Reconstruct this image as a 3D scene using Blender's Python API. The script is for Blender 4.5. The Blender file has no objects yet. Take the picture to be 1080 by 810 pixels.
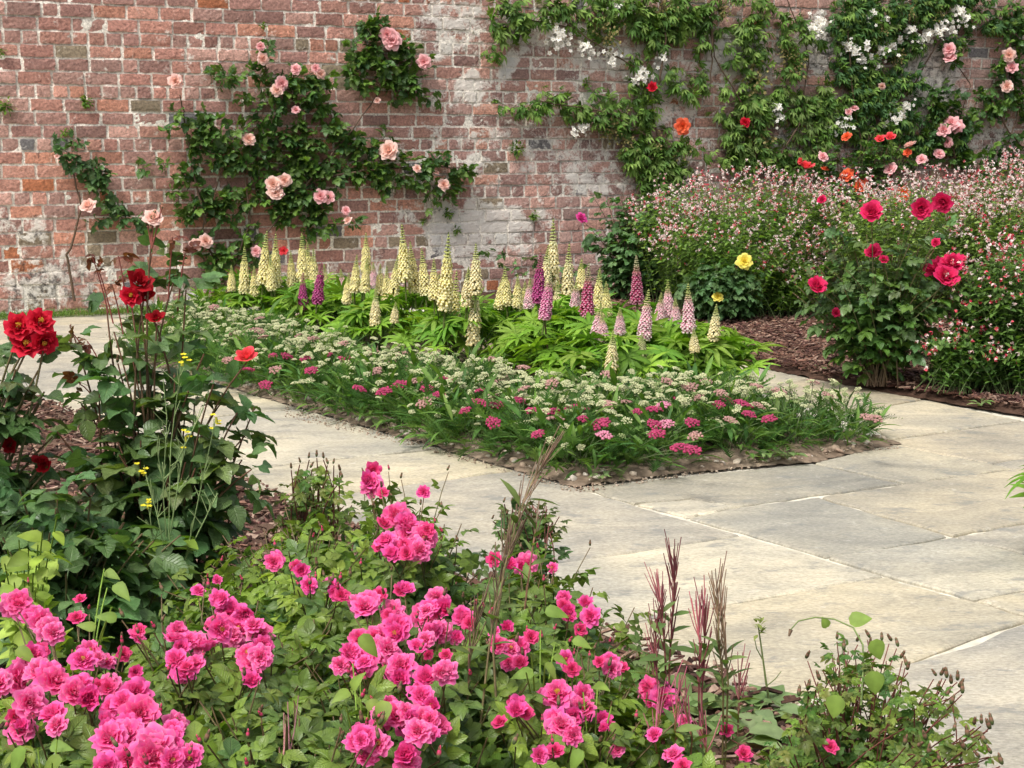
import bpy, math
import numpy as np
from math import sin, cos, pi, radians, atan

rng = np.random.default_rng(11)
scene = bpy.context.scene
col = scene.collection

# ------------------------------------------------------------------ camera model (photograph is 1080 x 810)
F, HOR, H = 1600.0, 150.0, 1.25
pitch = atan((405 - HOR) / F)
cp, sp_ = cos(pitch), sin(pitch)
CAM = np.array([0, 0, H])

def ray(px, py):
    u, v = (px - 540) / F, (py - 405) / F
    return np.array([u, cp - v * sp_, -sp_ - v * cp])
def G(px, py, z=0.0):
    d = ray(px, py); return CAM + d * ((z - H) / d[2])
def P(px, py, Y):
    d = ray(px, py); return CAM + d * (Y / d[1])
def unit(v):
    v = np.asarray(v, float); return v / (np.linalg.norm(v, axis=-1, keepdims=True) + 1e-12)

# wall plane
W0 = G(30, 334)
WD = unit([2.144, 1.0, 0.0]); WN = np.array([WD[1], -WD[0], 0.0]); UP = np.array([0, 0, 1.0])
def Wp(px, py, off=0.0):
    d = ray(px, py); q = W0 + WN * off
    return CAM + d * (np.dot(q - CAM, WN) / np.dot(d, WN))
def wl(px, py):
    p = Wp(px, py) - W0
    return float(np.dot(p, WD)), float(p[2])

# ------------------------------------------------------------------ materials
def new_mat(name):
    m = bpy.data.materials.new(name); m.use_nodes = True
    nt = m.node_tree; nt.nodes.clear()
    return m, nt
def nd(nt, typ, **kw):
    n = nt.nodes.new(typ)
    for k, v in kw.items():
        if k == 'inp':
            for a, b in v.items(): n.inputs[a].default_value = b
        else: setattr(n, k, v)
    return n
def ln(nt, a, b): nt.links.new(a, b)

def attr_mat(name, rough=0.5, spec=0.4, trans=0.25, tcol=(1.25, 1.35, .45), noise=0.25, nscale=60, bump=0.0, bscale=80, sheen=0.0, veins=0.0):
    m, nt = new_mat(name)
    out = nd(nt, 'ShaderNodeOutputMaterial')
    at = nd(nt, 'ShaderNodeAttribute', attribute_name='Col')
    tc = nd(nt, 'ShaderNodeTexCoord')
    no = nd(nt, 'ShaderNodeTexNoise', inp={'Scale': nscale, 'Detail': 3.0})
    ln(nt, tc.outputs['Object'], no.inputs['Vector'])
    mr = nd(nt, 'ShaderNodeMapRange', inp={'From Min': .25, 'From Max': .75, 'To Min': 1 - noise, 'To Max': 1 + noise})
    ln(nt, no.outputs['Fac'], mr.inputs['Value'])
    mul = nd(nt, 'ShaderNodeMixRGB', blend_type='MULTIPLY', inp={'Fac': 1.0})
    ln(nt, at.outputs['Color'], mul.inputs['Color1']); ln(nt, mr.outputs['Result'], mul.inputs['Color2'])
    b = nd(nt, 'ShaderNodeBsdfPrincipled', inp={'Roughness': rough, 'Specular IOR Level': spec})
    if sheen: b.inputs['Sheen Weight'].default_value = sheen
    ln(nt, mul.outputs['Color'], b.inputs['Base Color'])
    if veins:
        lc = nd(nt, 'ShaderNodeAttribute', attribute_name='LC'); sx = nd(nt, 'ShaderNodeSeparateXYZ'); ln(nt, lc.outputs['Vector'], sx.inputs['Vector'])
        ab = nd(nt, 'ShaderNodeMath', operation='ABSOLUTE'); ln(nt, sx.outputs['X'], ab.inputs[0])
        m_a = nd(nt, 'ShaderNodeMath', operation='MULTIPLY', inp={1: 7.0}); ln(nt, sx.outputs['Y'], m_a.inputs[0])
        m_b = nd(nt, 'ShaderNodeMath', operation='MULTIPLY_ADD', inp={1: -1.9}); ln(nt, ab.outputs['Value'], m_b.inputs[0]); ln(nt, m_a.outputs['Value'], m_b.inputs[2])
        pg = nd(nt, 'ShaderNodeMath', operation='PINGPONG', inp={1: .5}); ln(nt, m_b.outputs['Value'], pg.inputs[0])
        v1 = nd(nt, 'ShaderNodeMapRange', inp={'From Min': 0.0, 'From Max': .16, 'To Min': 1.0, 'To Max': 0.0}); ln(nt, pg.outputs['Value'], v1.inputs['Value'])
        v2 = nd(nt, 'ShaderNodeMapRange', inp={'From Min': .02, 'From Max': .12, 'To Min': 1.0, 'To Max': 0.0}); ln(nt, ab.outputs['Value'], v2.inputs['Value'])
        vm = nd(nt, 'ShaderNodeMath', operation='MAXIMUM'); ln(nt, v1.outputs['Result'], vm.inputs[0]); ln(nt, v2.outputs['Result'], vm.inputs[1])
        li = nd(nt, 'ShaderNodeMixRGB', blend_type='MIX', inp={'Color2': (.22, .30, .11, 1)}); vf = nd(nt, 'ShaderNodeMath', operation='MULTIPLY', inp={1: .22 * veins}); ln(nt, vm.outputs['Value'], vf.inputs[0]); ln(nt, vf.outputs['Value'], li.inputs['Fac'])
        ln(nt, mul.outputs['Color'], li.inputs['Color1']); mul = li
        ln(nt, mul.outputs['Color'], b.inputs['Base Color'])
        hm = nd(nt, 'ShaderNodeMath', operation='MULTIPLY_ADD', inp={1: -.7}); ln(nt, vm.outputs['Value'], hm.inputs[0]); ln(nt, no.outputs['Fac'], hm.inputs[2])
        bu = nd(nt, 'ShaderNodeBump', inp={'Strength': .55 * veins, 'Distance': .003}); ln(nt, hm.outputs['Value'], bu.inputs['Height']); ln(nt, bu.outputs['Normal'], b.inputs['Normal'])
    elif bump:
        bn = nd(nt, 'ShaderNodeTexNoise', inp={'Scale': bscale, 'Detail': 4.0})
        ln(nt, tc.outputs['Object'], bn.inputs['Vector'])
        bu = nd(nt, 'ShaderNodeBump', inp={'Strength': bump, 'Distance': .004})
        ln(nt, bn.outputs['Fac'], bu.inputs['Height']); ln(nt, bu.outputs['Normal'], b.inputs['Normal'])
    last = b.outputs['BSDF']
    if trans:
        tr = nd(nt, 'ShaderNodeBsdfTranslucent')
        t2 = nd(nt, 'ShaderNodeMixRGB', blend_type='MULTIPLY', inp={'Fac': 1.0, 'Color2': (*tcol, 1)})
        ln(nt, mul.outputs['Color'], t2.inputs['Color1']); ln(nt, t2.outputs['Color'], tr.inputs['Color'])
        mx = nd(nt, 'ShaderNodeMixShader', inp={'Fac': trans})
        ln(nt, last, mx.inputs[1]); ln(nt, tr.outputs['BSDF'], mx.inputs[2]); last = mx.outputs['Shader']
    ln(nt, last, out.inputs['Surface'])
    return m

M_ROSELEAF = attr_mat('rose_leaf', .36, .42, .34, nscale=45, veins=1.0)
M_SOFTLEAF = attr_mat('soft_leaf', .58, .28, .34, nscale=40)
M_PETAL = attr_mat('petal', .62, .2, .38, (1.1, 1.0, 1.0), .08, 30)
M_STEM = attr_mat('stem', .6, .3, 0, noise=.3, nscale=70)
M_CHIP = attr_mat('bark_chip', .8, .2, 0, noise=.45, nscale=60, bump=.4)
M_SOIL = attr_mat('soil', .95, .1, 0, noise=.5, nscale=28, bump=1.0, bscale=55)
M_STONE = attr_mat('pebble', .85, .2, 0, noise=.25, nscale=60, bump=.4)

# ------------------------------------------------------------------ mesh building
class MB:
    def __init__(s): s.V, s.F, s.C, s.L, s.n = [], [], [], [], 0
    def add(s, V, Fc, C, L=None):
        V = np.asarray(V, float).reshape(-1, 3); Fc = np.asarray(Fc, int)
        if Fc.shape[1] == 3: Fc = np.c_[Fc, -np.ones(len(Fc), int)]
        C = np.asarray(C, float)
        if C.ndim == 1: C = np.tile(C, (len(V), 1))
        s.V.append(V); s.F.append(np.where(Fc >= 0, Fc + s.n, -1)); s.C.append(C); s.L.append(np.zeros((len(V), 2)) + [9, 0] if L is None else L); s.n += len(V)
    def inst(s, T, M, O, C):
        """template T=(V,F,K) placed k times: M (k,3,3), O (k,3), C (k,3)"""
        V, Fc, K = T[:3]; k = len(O)
        if k == 0: return
        M, O, C = np.asarray(M), np.asarray(O), np.asarray(C)
        W = np.einsum('kij,nj->kni', M, V) + O[:, None, :]
        Cc = C[:, None, :] * K[None, :, :]
        if Fc.shape[1] == 3: Fc = np.c_[Fc, -np.ones(len(Fc), int)]
        Fk = np.where(Fc[None] >= 0, Fc[None] + (np.arange(k) * len(V))[:, None, None], -1).reshape(-1, 4)
        s.add(W.reshape(-1, 3), Fk, Cc.reshape(-1, 3), np.tile(T[3], (k, 1)) if len(T) > 3 else None)
    def mesh(s, name, mat, smooth=True, origin=None):
        V = np.concatenate(s.V); Fc = np.concatenate(s.F); C = np.concatenate(s.C)
        if origin is not None: V = V - np.asarray(origin)
        me = bpy.data.meshes.new(name)
        msk = Fc >= 0; tot = msk.sum(1); loops = Fc[msk]
        me.vertices.add(len(V)); me.vertices.foreach_set('co', V.astype(np.float32).ravel())
        me.loops.add(len(loops)); me.loops.foreach_set('vertex_index', loops.astype(np.int32))
        me.polygons.add(len(Fc))
        me.polygons.foreach_set('loop_start', np.r_[0, np.cumsum(tot)[:-1]].astype(np.int32))
        me.polygons.foreach_set('use_smooth', np.full(len(Fc), smooth))
        a = me.color_attributes.new('Col', 'FLOAT_COLOR', 'POINT')
        a.data.foreach_set('color', np.c_[np.clip(C, 0, 1), np.ones(len(C))].astype(np.float32).ravel())
        if mat is M_ROSELEAF:
            a = me.attributes.new('LC', 'FLOAT_VECTOR', 'POINT'); L = np.concatenate(s.L); a.data.foreach_set('vector', np.c_[L, np.zeros(len(L))].astype(np.float32).ravel())
        me.materials.append(mat); me.update(calc_edges=True); me.validate()
        return me
    def build(s, name, mat, parent=None, smooth=True):
        org = np.array(parent.location) if parent is not None else None
        o = bpy.data.objects.new(name, s.mesh(name, mat, smooth, org)); col.objects.link(o)
        if parent is not None: o.parent = parent
        return o

def thing(name, label, cat, loc, group=None):
    o = bpy.data.objects.new(name, None); col.objects.link(o); o.location = tuple(loc)
    o.empty_display_size = .1
    o['label'] = label; o['category'] = cat
    if group: o['group'] = group
    return o
def tag(o, label=None, cat=None, group=None, kind=None):
    for k, v in (('label', label), ('category', cat), ('group', group), ('kind', kind)):
        if v: o[k] = v
    return o
def put(name, me, parent, loc, R=None, s=1.0):
    """a part that shares mesh data: placed in world space under its thing"""
    from mathutils import Matrix
    o = bpy.data.objects.new(name, me); col.objects.link(o); o.parent = parent
    Mx = Matrix.Identity(4)
    R = np.eye(3) if R is None else R
    for i in range(3):
        for j in range(3): Mx[i][j] = R[i][j] * s
        Mx[i][3] = loc[i] - parent.location[i]
    o.matrix_local = Mx
    return o

def frames(d, n):
    """rotation matrices whose y axis is d and z axis is near n; arrays (k,3)"""
    y = unit(d); z = unit(n - (n * y).sum(-1, keepdims=True) * y); x = np.cross(y, z)
    return np.stack([x, y, z], -1)
def zframe(z, spin=0.0):
    z = unit(z); a = np.array([1.0, 0, 0]) if abs(z[0]) < .8 else np.array([0, 1.0, 0])
    x = unit(np.cross(a, z)); y = np.cross(z, x)
    c, s = cos(spin), sin(spin)
    return np.stack([c * x + s * y, -s * x + c * y, z], -1)
def U(a, b, n=None): return rng.uniform(a, b, n)
def jit(c, a=.15, k=None):
    c = np.asarray(c, float)
    if k is None: return c * (1 + U(-a, a)) * (1 + U(-a / 3, a / 3, 3))
    return c[None] * (1 + U(-a, a, (k, 1))) * (1 + U(-a / 3, a / 3, (k, 3)))

# ------------------------------------------------------------------ templates
def merge(parts):
    V, Fc, K, LC, n = [], [], [], [], 0
    for pt in parts:
        v, f, k = pt[:3]; LC.append(pt[3] if len(pt) > 3 else np.zeros((len(v), 2)) + [9, 0])
        f = np.asarray(f, int)
        if f.shape[1] == 3: f = np.c_[f, -np.ones(len(f), int)]
        V.append(v); Fc.append(np.where(f >= 0, f + n, -1)); K.append(k); n += len(v)
    return np.concatenate(V), np.concatenate(Fc), np.concatenate(K), np.concatenate(LC)
def leaflet(L=1., W=.32, fold=.25, droop=.25, ns=4, shape=.75, wave=0., rib=.85, teeth=0.):
    t = np.linspace(0, 1, ns + 1); w = W * np.sin(pi * np.clip(t, 0.02, .985) ** shape) ** .8 + .002
    w = w * (1 - teeth * (np.arange(ns + 1) % 2))
    y = L * t; zc = -droop * L * t ** 2
    V = np.zeros((ns + 1, 3, 3))
    for j, sx in enumerate((-1, 0, 1)):
        V[:, j, 0] = sx * w; V[:, j, 1] = y
        V[:, j, 2] = zc + (abs(sx) * w * fold) + (abs(sx) * wave * np.sin(t * 17 + sx) * L)
    idx = np.arange((ns + 1) * 3).reshape(ns + 1, 3)
    q = np.stack([idx[:-1, :-1], idx[:-1, 1:], idx[1:, 1:], idx[1:, :-1]], -1).reshape(-1, 4)
    K = np.ones((ns + 1, 3, 3)); K[:, 1] *= 1 / rib * .97; K[:, 0] *= .97
    LC = np.zeros((ns + 1, 3, 2)); LC[:, 0, 0] = -1; LC[:, 2, 0] = 1; LC[:, :, 1] = t[:, None]
    return V.reshape(-1, 3), q, K.reshape(-1, 3), LC.reshape(-1, 2)
def xf(T, rotz=0, rotx=0, s=1., off=(0, 0, 0), roty=0, mul=1.):
    V, f, K = T[:3]
    cz, sz, cx, sx, cy, sy = cos(rotz), sin(rotz), cos(rotx), sin(rotx), cos(roty), sin(roty)
    Rx = np.array([[1, 0, 0], [0, cx, -sx], [0, sx, cx]]); Rz = np.array([[cz, -sz, 0], [sz, cz, 0], [0, 0, 1]])
    Ry = np.array([[cy, 0, sy], [0, 1, 0], [-sy, 0, cy]])
    return (V * s) @ (Rz @ Rx @ Ry).T + np.array(off), f, K * mul, (T[3] if len(T) > 3 else np.zeros((len(V), 2)) + [9, 0])
def strip(a, b, w):
    a, b = np.array(a, float), np.array(b, float)
    x = np.array([w, 0, 0]) if abs(b[1] - a[1]) > abs(b[0] - a[0]) else np.array([0, w, 0])
    return np.array([a - x, a + x, b + x * .6, b - x * .6]), np.array([[0, 1, 2, 3]]), np.ones((4, 3))
def rose_leaf(ns=4, n=5, W=.30, wave=.0, seed=0, teeth=0.):
    r = np.random.default_rng(seed)
    parts = [strip((0, 0, 0), (0, .62, -.06), .012)]
    spots = [(.30, 1), (.30, -1), (.56, 1), (.56, -1), (.62, 0)][:n] if n == 5 else [(.3, 1), (.3, -1), (.48, 0)]
    for y, s in spots:
        L = (.40 if s else .50) * r.uniform(.85, 1.12)
        lf = leaflet(L, W * L * 1.15, .18 + r.uniform(0, .25), .15 + r.uniform(0, .3), ns, .75, wave, teeth=teeth)
        parts.append(xf(lf, rotz=-s * radians(r.uniform(48, 68)), rotx=r.uniform(-.3, .15), roty=r.uniform(-.35, .35), off=(0, y, -.05 * y / .62), mul=r.uniform(.85, 1.12)))
    return merge(parts)
ROSE_HI = [rose_leaf(9, 5, .31, .012, i, .10) for i in range(5)]
ROSE_BIG = [rose_leaf(11, 5 if i % 2 else 3, .35, .022, 20 + i, .09) for i in range(5)]
ROSE_LO = [rose_leaf(3, 5, .36, 0, 40 + i) for i in range(4)]
SMALL_LEAF = [leaflet(1, .30, .3, .25, 2)]
OVATE = [leaflet(1, .34, .2, .3, 5, .7, .012), leaflet(1, .38, .3, .45, 5, .7, .015)]

def palmate(n=10, seed=0, ns=3, W=.10):
    r = np.random.default_rng(seed); parts = []
    for i in range(n):
        a = -pi * .92 + 2 * pi * .92 * i / (n - 1)
        L = (1 - .25 * abs(a) / pi) * r.uniform(.9, 1.08)
        parts.append(xf(leaflet(L, W * r.uniform(.9, 1.15), .5, .25 + r.uniform(0, .2), ns, .95), rotz=a, rotx=r.uniform(.1, .4), mul=r.uniform(.88, 1.1)))
    return merge(parts)
LUPIN_LEAF = [palmate(11, i, 4) for i in range(4)]
def pinnate_drop(seed=0):
    """drooping hand-like leaf of the white rambler"""
    r = np.random.default_rng(seed); parts = [strip((0, 0, 0), (0, .5, 0), .012)]
    for y, s in [(.2, 1), (.2, -1), (.36, 1), (.36, -1), (.5, 1), (.5, -1), (.52, 0)]:
        parts.append(xf(leaflet(.5 * r.uniform(.85, 1.1), .075, .35, .5, 3, .9), rotz=-s * radians(r.uniform(28, 52)), rotx=r.uniform(-.4, 0), off=(0, y, 0), mul=r.uniform(.85, 1.12)))
    return merge(parts)
DROP_LEAF = [pinnate_drop(i) for i in range(4)]
def feather(seed=0):
    r = np.random.default_rng(seed); parts = [strip((0, 0, 0), (0, 1, -.2), .014)]
    for i in range(9):
        t = .12 + .86 * i / 8; L = .24 * sin(pi * min(t + .12, 1) ** .9) + .05
        for s in (-1, 1):
            b = np.array([0, t, -.2 * t * t]); e = b + np.array([s * L, L * .8, r.uniform(-.02, .1)])
            x = np.array([.0, .03, .02])
            parts.append((np.array([b - x, b + x, e + x * .5]), np.array([[0, 1, 2]]), np.full((3, 3), r.uniform(.8, 1.2))))
    return merge(parts)
FEATHER = [feather(i) for i in range(3)]

def blob(nu=6, nv=4, sx=1., sy=1., sz=1.):
    V = [(0, 0, -1)]
    for j in range(1, nv):
        th = pi * j / nv
        for i in range(nu): V.append((sin(th) * cos(2 * pi * i / nu), sin(th) * sin(2 * pi * i / nu), -cos(th)))
    V.append((0, 0, 1)); Fc = []
    for i in range(nu):
        k = (i + 1) % nu
        Fc.append((0, 1 + k, 1 + i, -1))
        for j in range(nv - 2): a = 1 + j * nu; Fc.append((a + i, a + k, a + nu + k, a + nu + i))
        Fc.append((1 + (nv - 2) * nu + i, 1 + (nv - 2) * nu + k, len(V) - 1, -1))
    return np.array(V, float) * [sx, sy, sz], np.array(Fc), np.ones((len(V), 3))
def tube(mb, pts, r0, r1, c, sides=5):
    pts = np.asarray(pts, float); n = len(pts)
    tg = unit(np.gradient(pts, axis=0)); ref = np.array([.31, .77, .2])
    x = unit(np.cross(tg, ref)); y = np.cross(tg, x)
    r = np.linspace(r0, r1, n)[:, None, None]; a = np.arange(sides) * 2 * pi / sides
    V = pts[:, None, :] + r * (x[:, None, :] * np.cos(a)[None, :, None] + y[:, None, :] * np.sin(a)[None, :, None])
    idx = np.arange(n * sides).reshape(n, sides); nx = np.roll(idx, -1, 1)
    q = np.stack([idx[:-1], nx[:-1], nx[1:], idx[1:]], -1).reshape(-1, 4)
    c = np.asarray(c, float)
    if c.ndim == 2: c = np.repeat(c, sides, 0)
    mb.add(V.reshape(-1, 3), q, c)

def bloom_mesh(name, c_in, c_out, seed=0, rings=5, openness=1., ruffle=.10, counts=(3, 4, 5, 6, 7), centre=None, edge=None, flat=1.0, nv=5, nu=5):
    """a double rose about one unit in radius, facing +z"""
    r = np.random.default_rng(seed); mb = MB(); c_in, c_out = np.array(c_in), np.array(c_out)
    edge = c_out if edge is None else np.array(edge)
    for i in range(rings):
        f = i / max(rings - 1, 1); n = counts[i]
        for k in range(n):
            ph = 2 * pi * (k + .5 * (i % 2) + r.uniform(-.15, .15)) / n
            th0 = radians(8 + (50 * openness) * f + r.uniform(-8, 8)); th1 = radians(-25 + 115 * openness * f ** .9 + r.uniform(-10, 12)) * flat
            L = (.42 + .62 * f) * r.uniform(.9, 1.1); wm = (.30 + .32 * f) * r.uniform(.9, 1.12)
            v = np.linspace(0, 1, nv)[:, None]; u = np.linspace(-1, 1, nu)[None, :]
            th = th0 + (th1 - th0) * v
            vv = v * (1 - .40 * u ** 2 * v ** 2)
            rr = .05 + .12 * f + L * np.cumsum(np.sin(th) * np.ones_like(u) / (nv - 1), 0) * (vv / np.maximum(v, 1e-6)) * np.where(v > 0, 1, 0)
            zz = L * np.cumsum(np.cos(th) * np.ones_like(u) / (nv - 1), 0) * (vv / np.maximum(v, 1e-6)) - .25 * f
            w = wm * np.sqrt(np.clip(v * (2.05 - v), 0.01, 1)); ang = w * u / (.28 + .55 * rr)
            p1, p2 = r.uniform(0, 6, 2)
            zz = zz + ruffle * v ** 2 * np.sin(u * 4 + p1) ; rr = rr + ruffle * .8 * v ** 2 * np.sin(u * 5 + p2)
            X = rr * np.cos(ph + ang); Y = rr * np.sin(ph + ang)
            V = np.stack([X, Y, zz], -1).reshape(-1, 3)
            idx = np.arange(nv * nu).reshape(nv, nu)
            q = np.stack([idx[:-1, :-1], idx[:-1, 1:], idx[1:, 1:], idx[1:, :-1]], -1).reshape(-1, 4)
            base = c_in + (c_out - c_in) * f; base = base * r.uniform(.88, 1.1)
            K = base[None, None] + (edge - base)[None, None] * (np.clip(v, 0, 1) ** 2 * (.35 + .4 * np.abs(u)))[:, :, None]
            mb.add(V, q, K.reshape(-1, 3))
    if centre is not None:
        B = blob(5, 3, .05, .05, .05); k = 16
        O = np.c_[r.normal(0, .10, k), r.normal(0, .10, k), r.uniform(.15, .3, k)]
        mb.inst(B, np.tile(np.eye(3), (k, 1, 1)), O, np.tile(centre, (k, 1)))
    # green calyx under the petals
    s = blob(6, 4, .16, .16, .2); mb.inst(s, [np.eye(3)], [[0, 0, -.28]], [[.07, .14, .03]])
    return mb.mesh(name, M_PETAL)
def bud_mesh(name, c):
    mb = MB(); B = blob(7, 6, .32, .32, .75); V = B[0].copy(); t = (V[:, 2] + .75) / 1.5
    V[:, :2] *= (1.15 - .75 * t)[:, None]
    K = np.where(t[:, None] > .45, np.array(c)[None], np.array([.10, .14, .05])[None])
    mb.add(V, B[1], K)
    for i in range(5):
        a = 2 * pi * i / 5; mb.add(*[*xf(leaflet(1.15, .16, .3, -.25, 3, .6), rotz=a, rotx=1.15, off=(0, 0, -.55))[:2], np.array([.14, .15, .07])])
    return mb.mesh(name, M_PETAL)

# ================================================================== SETTING
def cross2(o1, d1, o2, d2):
    A = np.array([[d1[0], -d2[0]], [d1[1], -d2[1]]]); t = np.linalg.solve(A, (o2 - o1)[:2]); return o1 + d1 * t[0]
def inset(poly, g):
    poly = np.array(poly)[:, :2]; n = len(poly)
    a = sum(poly[i][0] * poly[(i + 1) % n][1] - poly[(i + 1) % n][0] * poly[i][1] for i in range(n))
    if a < 0: poly = poly[::-1]
    out = []
    for i in range(n):
        p, q, r = poly[i - 1], poly[i], poly[(i + 1) % n]
        d1, d2 = unit(q - p), unit(r - q)
        n1, n2 = np.array([-d1[1], d1[0]]), np.array([-d2[1], d2[0]])
        b = n1 + n2; out.append(q + b * g / max(.35, 1 + n1 @ n2))
    return np.array(out)
def in_poly(P2, poly):
    x, y = P2[:, 0], P2[:, 1]; ins = np.zeros(len(x), bool); n = len(poly)
    for i in range(n):
        x1, y1 = poly[i][:2]; x2, y2 = poly[i - 1][:2]
        c = ((y1 > y) != (y2 > y)); xx = (x2 - x1) * (y - y1) / (y2 - y1 + 1e-12) + x1
        ins ^= c & (x < xx)
    return ins
def edge_dist(P2, poly):
    d = np.full(len(P2), 1e9)
    for i in range(len(poly)):
        a, b = np.array(poly[i - 1][:2]), np.array(poly[i][:2]); ab = b - a
        t = np.clip(((P2 - a) @ ab) / (ab @ ab), 0, 1); d = np.minimum(d, np.linalg.norm(P2 - a - t[:, None] * ab, axis=1))
    return d
def vnoise(P2, s, seed=0):
    """smooth value noise"""
    r = np.random.default_rng(seed); T = r.uniform(-1, 1, (64, 64)); q = P2 / s; i = np.floor(q).astype(int); f = q - i; f = f * f * (3 - 2 * f)
    g = lambda a, b: T[(i[:, 0] + a) % 64, (i[:, 1] + b) % 64]
    return (g(0, 0) * (1 - f[:, 0]) + g(1, 0) * f[:, 0]) * (1 - f[:, 1]) + (g(0, 1) * (1 - f[:, 0]) + g(1, 1) * f[:, 0]) * f[:, 1]
def patch(name, poly, res, height, c1, c2, mat, seed=0, edge=.08, rough=.015, zedge=.0025):
    poly = np.array(poly)[:, :2]; poly = inset(poly, -.024) if zedge > 0 else poly; lo, hi = poly.min(0) - res, poly.max(0) + res
    nx, ny = int((hi[0] - lo[0]) / res) + 1, int((hi[1] - lo[1]) / res) + 1
    X, Y = np.meshgrid(lo[0] + np.arange(nx) * res, lo[1] + np.arange(ny) * res, indexing='ij'); P2 = np.c_[X.ravel(), Y.ravel()]
    P2 = P2 + vnoise(P2, .06, seed + 5)[:, None] * res * .5
    ins = in_poly(P2, poly); d = edge_dist(P2, poly) * np.where(ins, 1, -1)
    z = -.010 + rough * vnoise(P2, .06, seed) if zedge < 0 else np.maximum(.0025, height * np.clip(d / edge, 0, 1) ** .8 + .003 + rough * (vnoise(P2, .09, seed) + .6 * vnoise(P2, .035, seed + 1)) * np.clip(d / .10, 0, 1))
    near_ = (d < 0) & (d > -res * 1.6)
    cl = np.zeros_like(P2); best = np.full(len(P2), 1e9)
    for i in range(len(poly)):
        a_, b_ = poly[i - 1], poly[i]; ab = b_ - a_; tt = np.clip(((P2 - a_) @ ab) / (ab @ ab), 0, 1); cc = a_ + tt[:, None] * ab; dd = np.linalg.norm(P2 - cc, axis=1)
        m_ = dd < best; best[m_] = dd[m_]; cl[m_] = cc[m_]
    P2 = np.where(near_[:, None], cl + rng.normal(0, .011, P2.shape), P2); z = np.where(d < 0, zedge, z)
    t = np.clip(.5 + .5 * vnoise(P2, .25, seed + 2) + .25 * vnoise(P2, .05, seed + 3), 0, 1)[:, None]
    C = np.array(c1) * (1 - t) + np.array(c2) * t
    idx = np.arange(nx * ny).reshape(nx, ny)
    q = np.stack([idx[:-1, :-1], idx[1:, :-1], idx[1:, 1:], idx[:-1, 1:]], -1).reshape(-1, 4)
    q = q[(d[q] > -res * 1.6).all(1) & (d[q] > 0).any(1)]
    used = np.unique(q); rm = np.full(nx * ny, -1); rm[used] = np.arange(len(used))
    mb = MB(); mb.add(np.c_[P2, z][used], rm[q], C[used]); o = mb.build(name, mat); tag(o, kind='structure'); return o

# ground sheet to the horizon
m, nt = new_mat('ground_soil')
out = nd(nt, 'ShaderNodeOutputMaterial'); b = nd(nt, 'ShaderNodeBsdfPrincipled', inp={'Roughness': .95, 'Specular IOR Level': .1})
tc = nd(nt, 'ShaderNodeTexCoord'); n1 = nd(nt, 'ShaderNodeTexNoise', inp={'Scale': 9.0, 'Detail': 8.0})
ln(nt, tc.outputs['Object'], n1.inputs['Vector'])
cr = nd(nt, 'ShaderNodeValToRGB'); cr.color_ramp.elements[0].color = (.05, .032, .022, 1); cr.color_ramp.elements[1].color = (.17, .12, .085, 1)
ln(nt, n1.outputs['Fac'], cr.inputs['Fac']); ln(nt, cr.outputs['Color'], b.inputs['Base Color']); ln(nt, b.outputs['BSDF'], out.inputs['Surface'])
mb = MB(); mb.add([[-200, -60, -.05], [200, -60, -.05], [200, 400, -.05], [-200, 400, -.05]], [[0, 1, 2, 3]], [.1, .07, .05])
tag(mb.build('ground', m), kind='structure')

# ---- flagstone path
a0, a1 = G(270, 417), G(1024.6, 632.6)
A_DIR = unit(a1 - a0)
f0 = G(786, 739); FD = unit(G(60, 434) - f0)        # front bed line
B_DIR = unit(G(955, 509.5) - G(781, 533.5))
flags = []
joints = [(375, 453, 264, 464), (452, 474, 264, 493), (540, 496, 418, 512), (770, 566, 584, 594), (928, 608.5, 773, 636), (1092, 652.5, 964, 698)]
js = []
for x0, y0, x1, y1 in joints:
    p, q = G(x0, y0), G(x1, y1); d = unit(q - p); js.append((cross2(a0, A_DIR, p, d), cross2(f0, FD, p, d)))
d = unit(js[0][1] - js[0][0])
for k, s in enumerate((.62, 1.5, 2.2, 3.1, 3.75, 4.6, 5.4)):       # beyond, towards the wall
    p = js[k][0] if k == 0 else js[0][0]
    p = a0 + A_DIR * (np.dot(js[-1 - k if k else 0][0] - a0, A_DIR) if False else np.dot(joints and G(375, 453) - a0, A_DIR) - s)
    js.insert(0, (p, cross2(f0, FD, p, d)))
for s in (.9, 1.7, 2.6):
    p = cross2(a0, A_DIR, G(1092, 652.5), unit(G(964, 698) - G(1092, 652.5))) + A_DIR * s
    js.append((p, cross2(f0, FD, p, d)))
for i, ((p, q), (r, s)) in enumerate(zip(js[:-1], js[1:])): flags.append([p, r, s, q])
def gp(*pts): return [G(x, y) for x, y in pts]
flags += [gp((608, 513), (668, 531), (728, 525.5), (781, 533.5), (955, 509.5), (857, 488)),
          gp((668, 531), (724, 546), (781, 533.5), (728, 525.5)),
          gp((857, 488), (955, 509.5), (1070, 494.5), (1046, 488.7), (938, 468)),
          gp((724, 546), (870, 587.5), (1002, 565), (864, 523.5), (781, 533.5)),
          gp((864, 523.5), (1006, 565.5), (1160, 537), (1120, 488), (1070, 494.5), (955, 509.5)),
          gp((870, 587.5), (1026, 633), (1170, 606), (1006, 566)),
          gp((1026, 633), (1092, 652.5), (1280, 612), (1170, 606)),
          gp((1006, 565.5), (1170, 606), (1310, 580), (1160, 537)),
          gp((938, 463.5), (938, 468), (1046, 488.7), (1180, 468), (1080, 443)),
          gp((1046, 488.7), (1070, 494.5), (1120, 488), (1290, 464), (1180, 468)),
          gp((896, 434.5), (938, 463.5), (1080, 443), (974, 421)),
          gp((800, 411), (896, 434.5), (974, 421), (856, 399)),
          gp((690, 385), (800, 411), (856, 399), (745, 375))]
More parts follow.
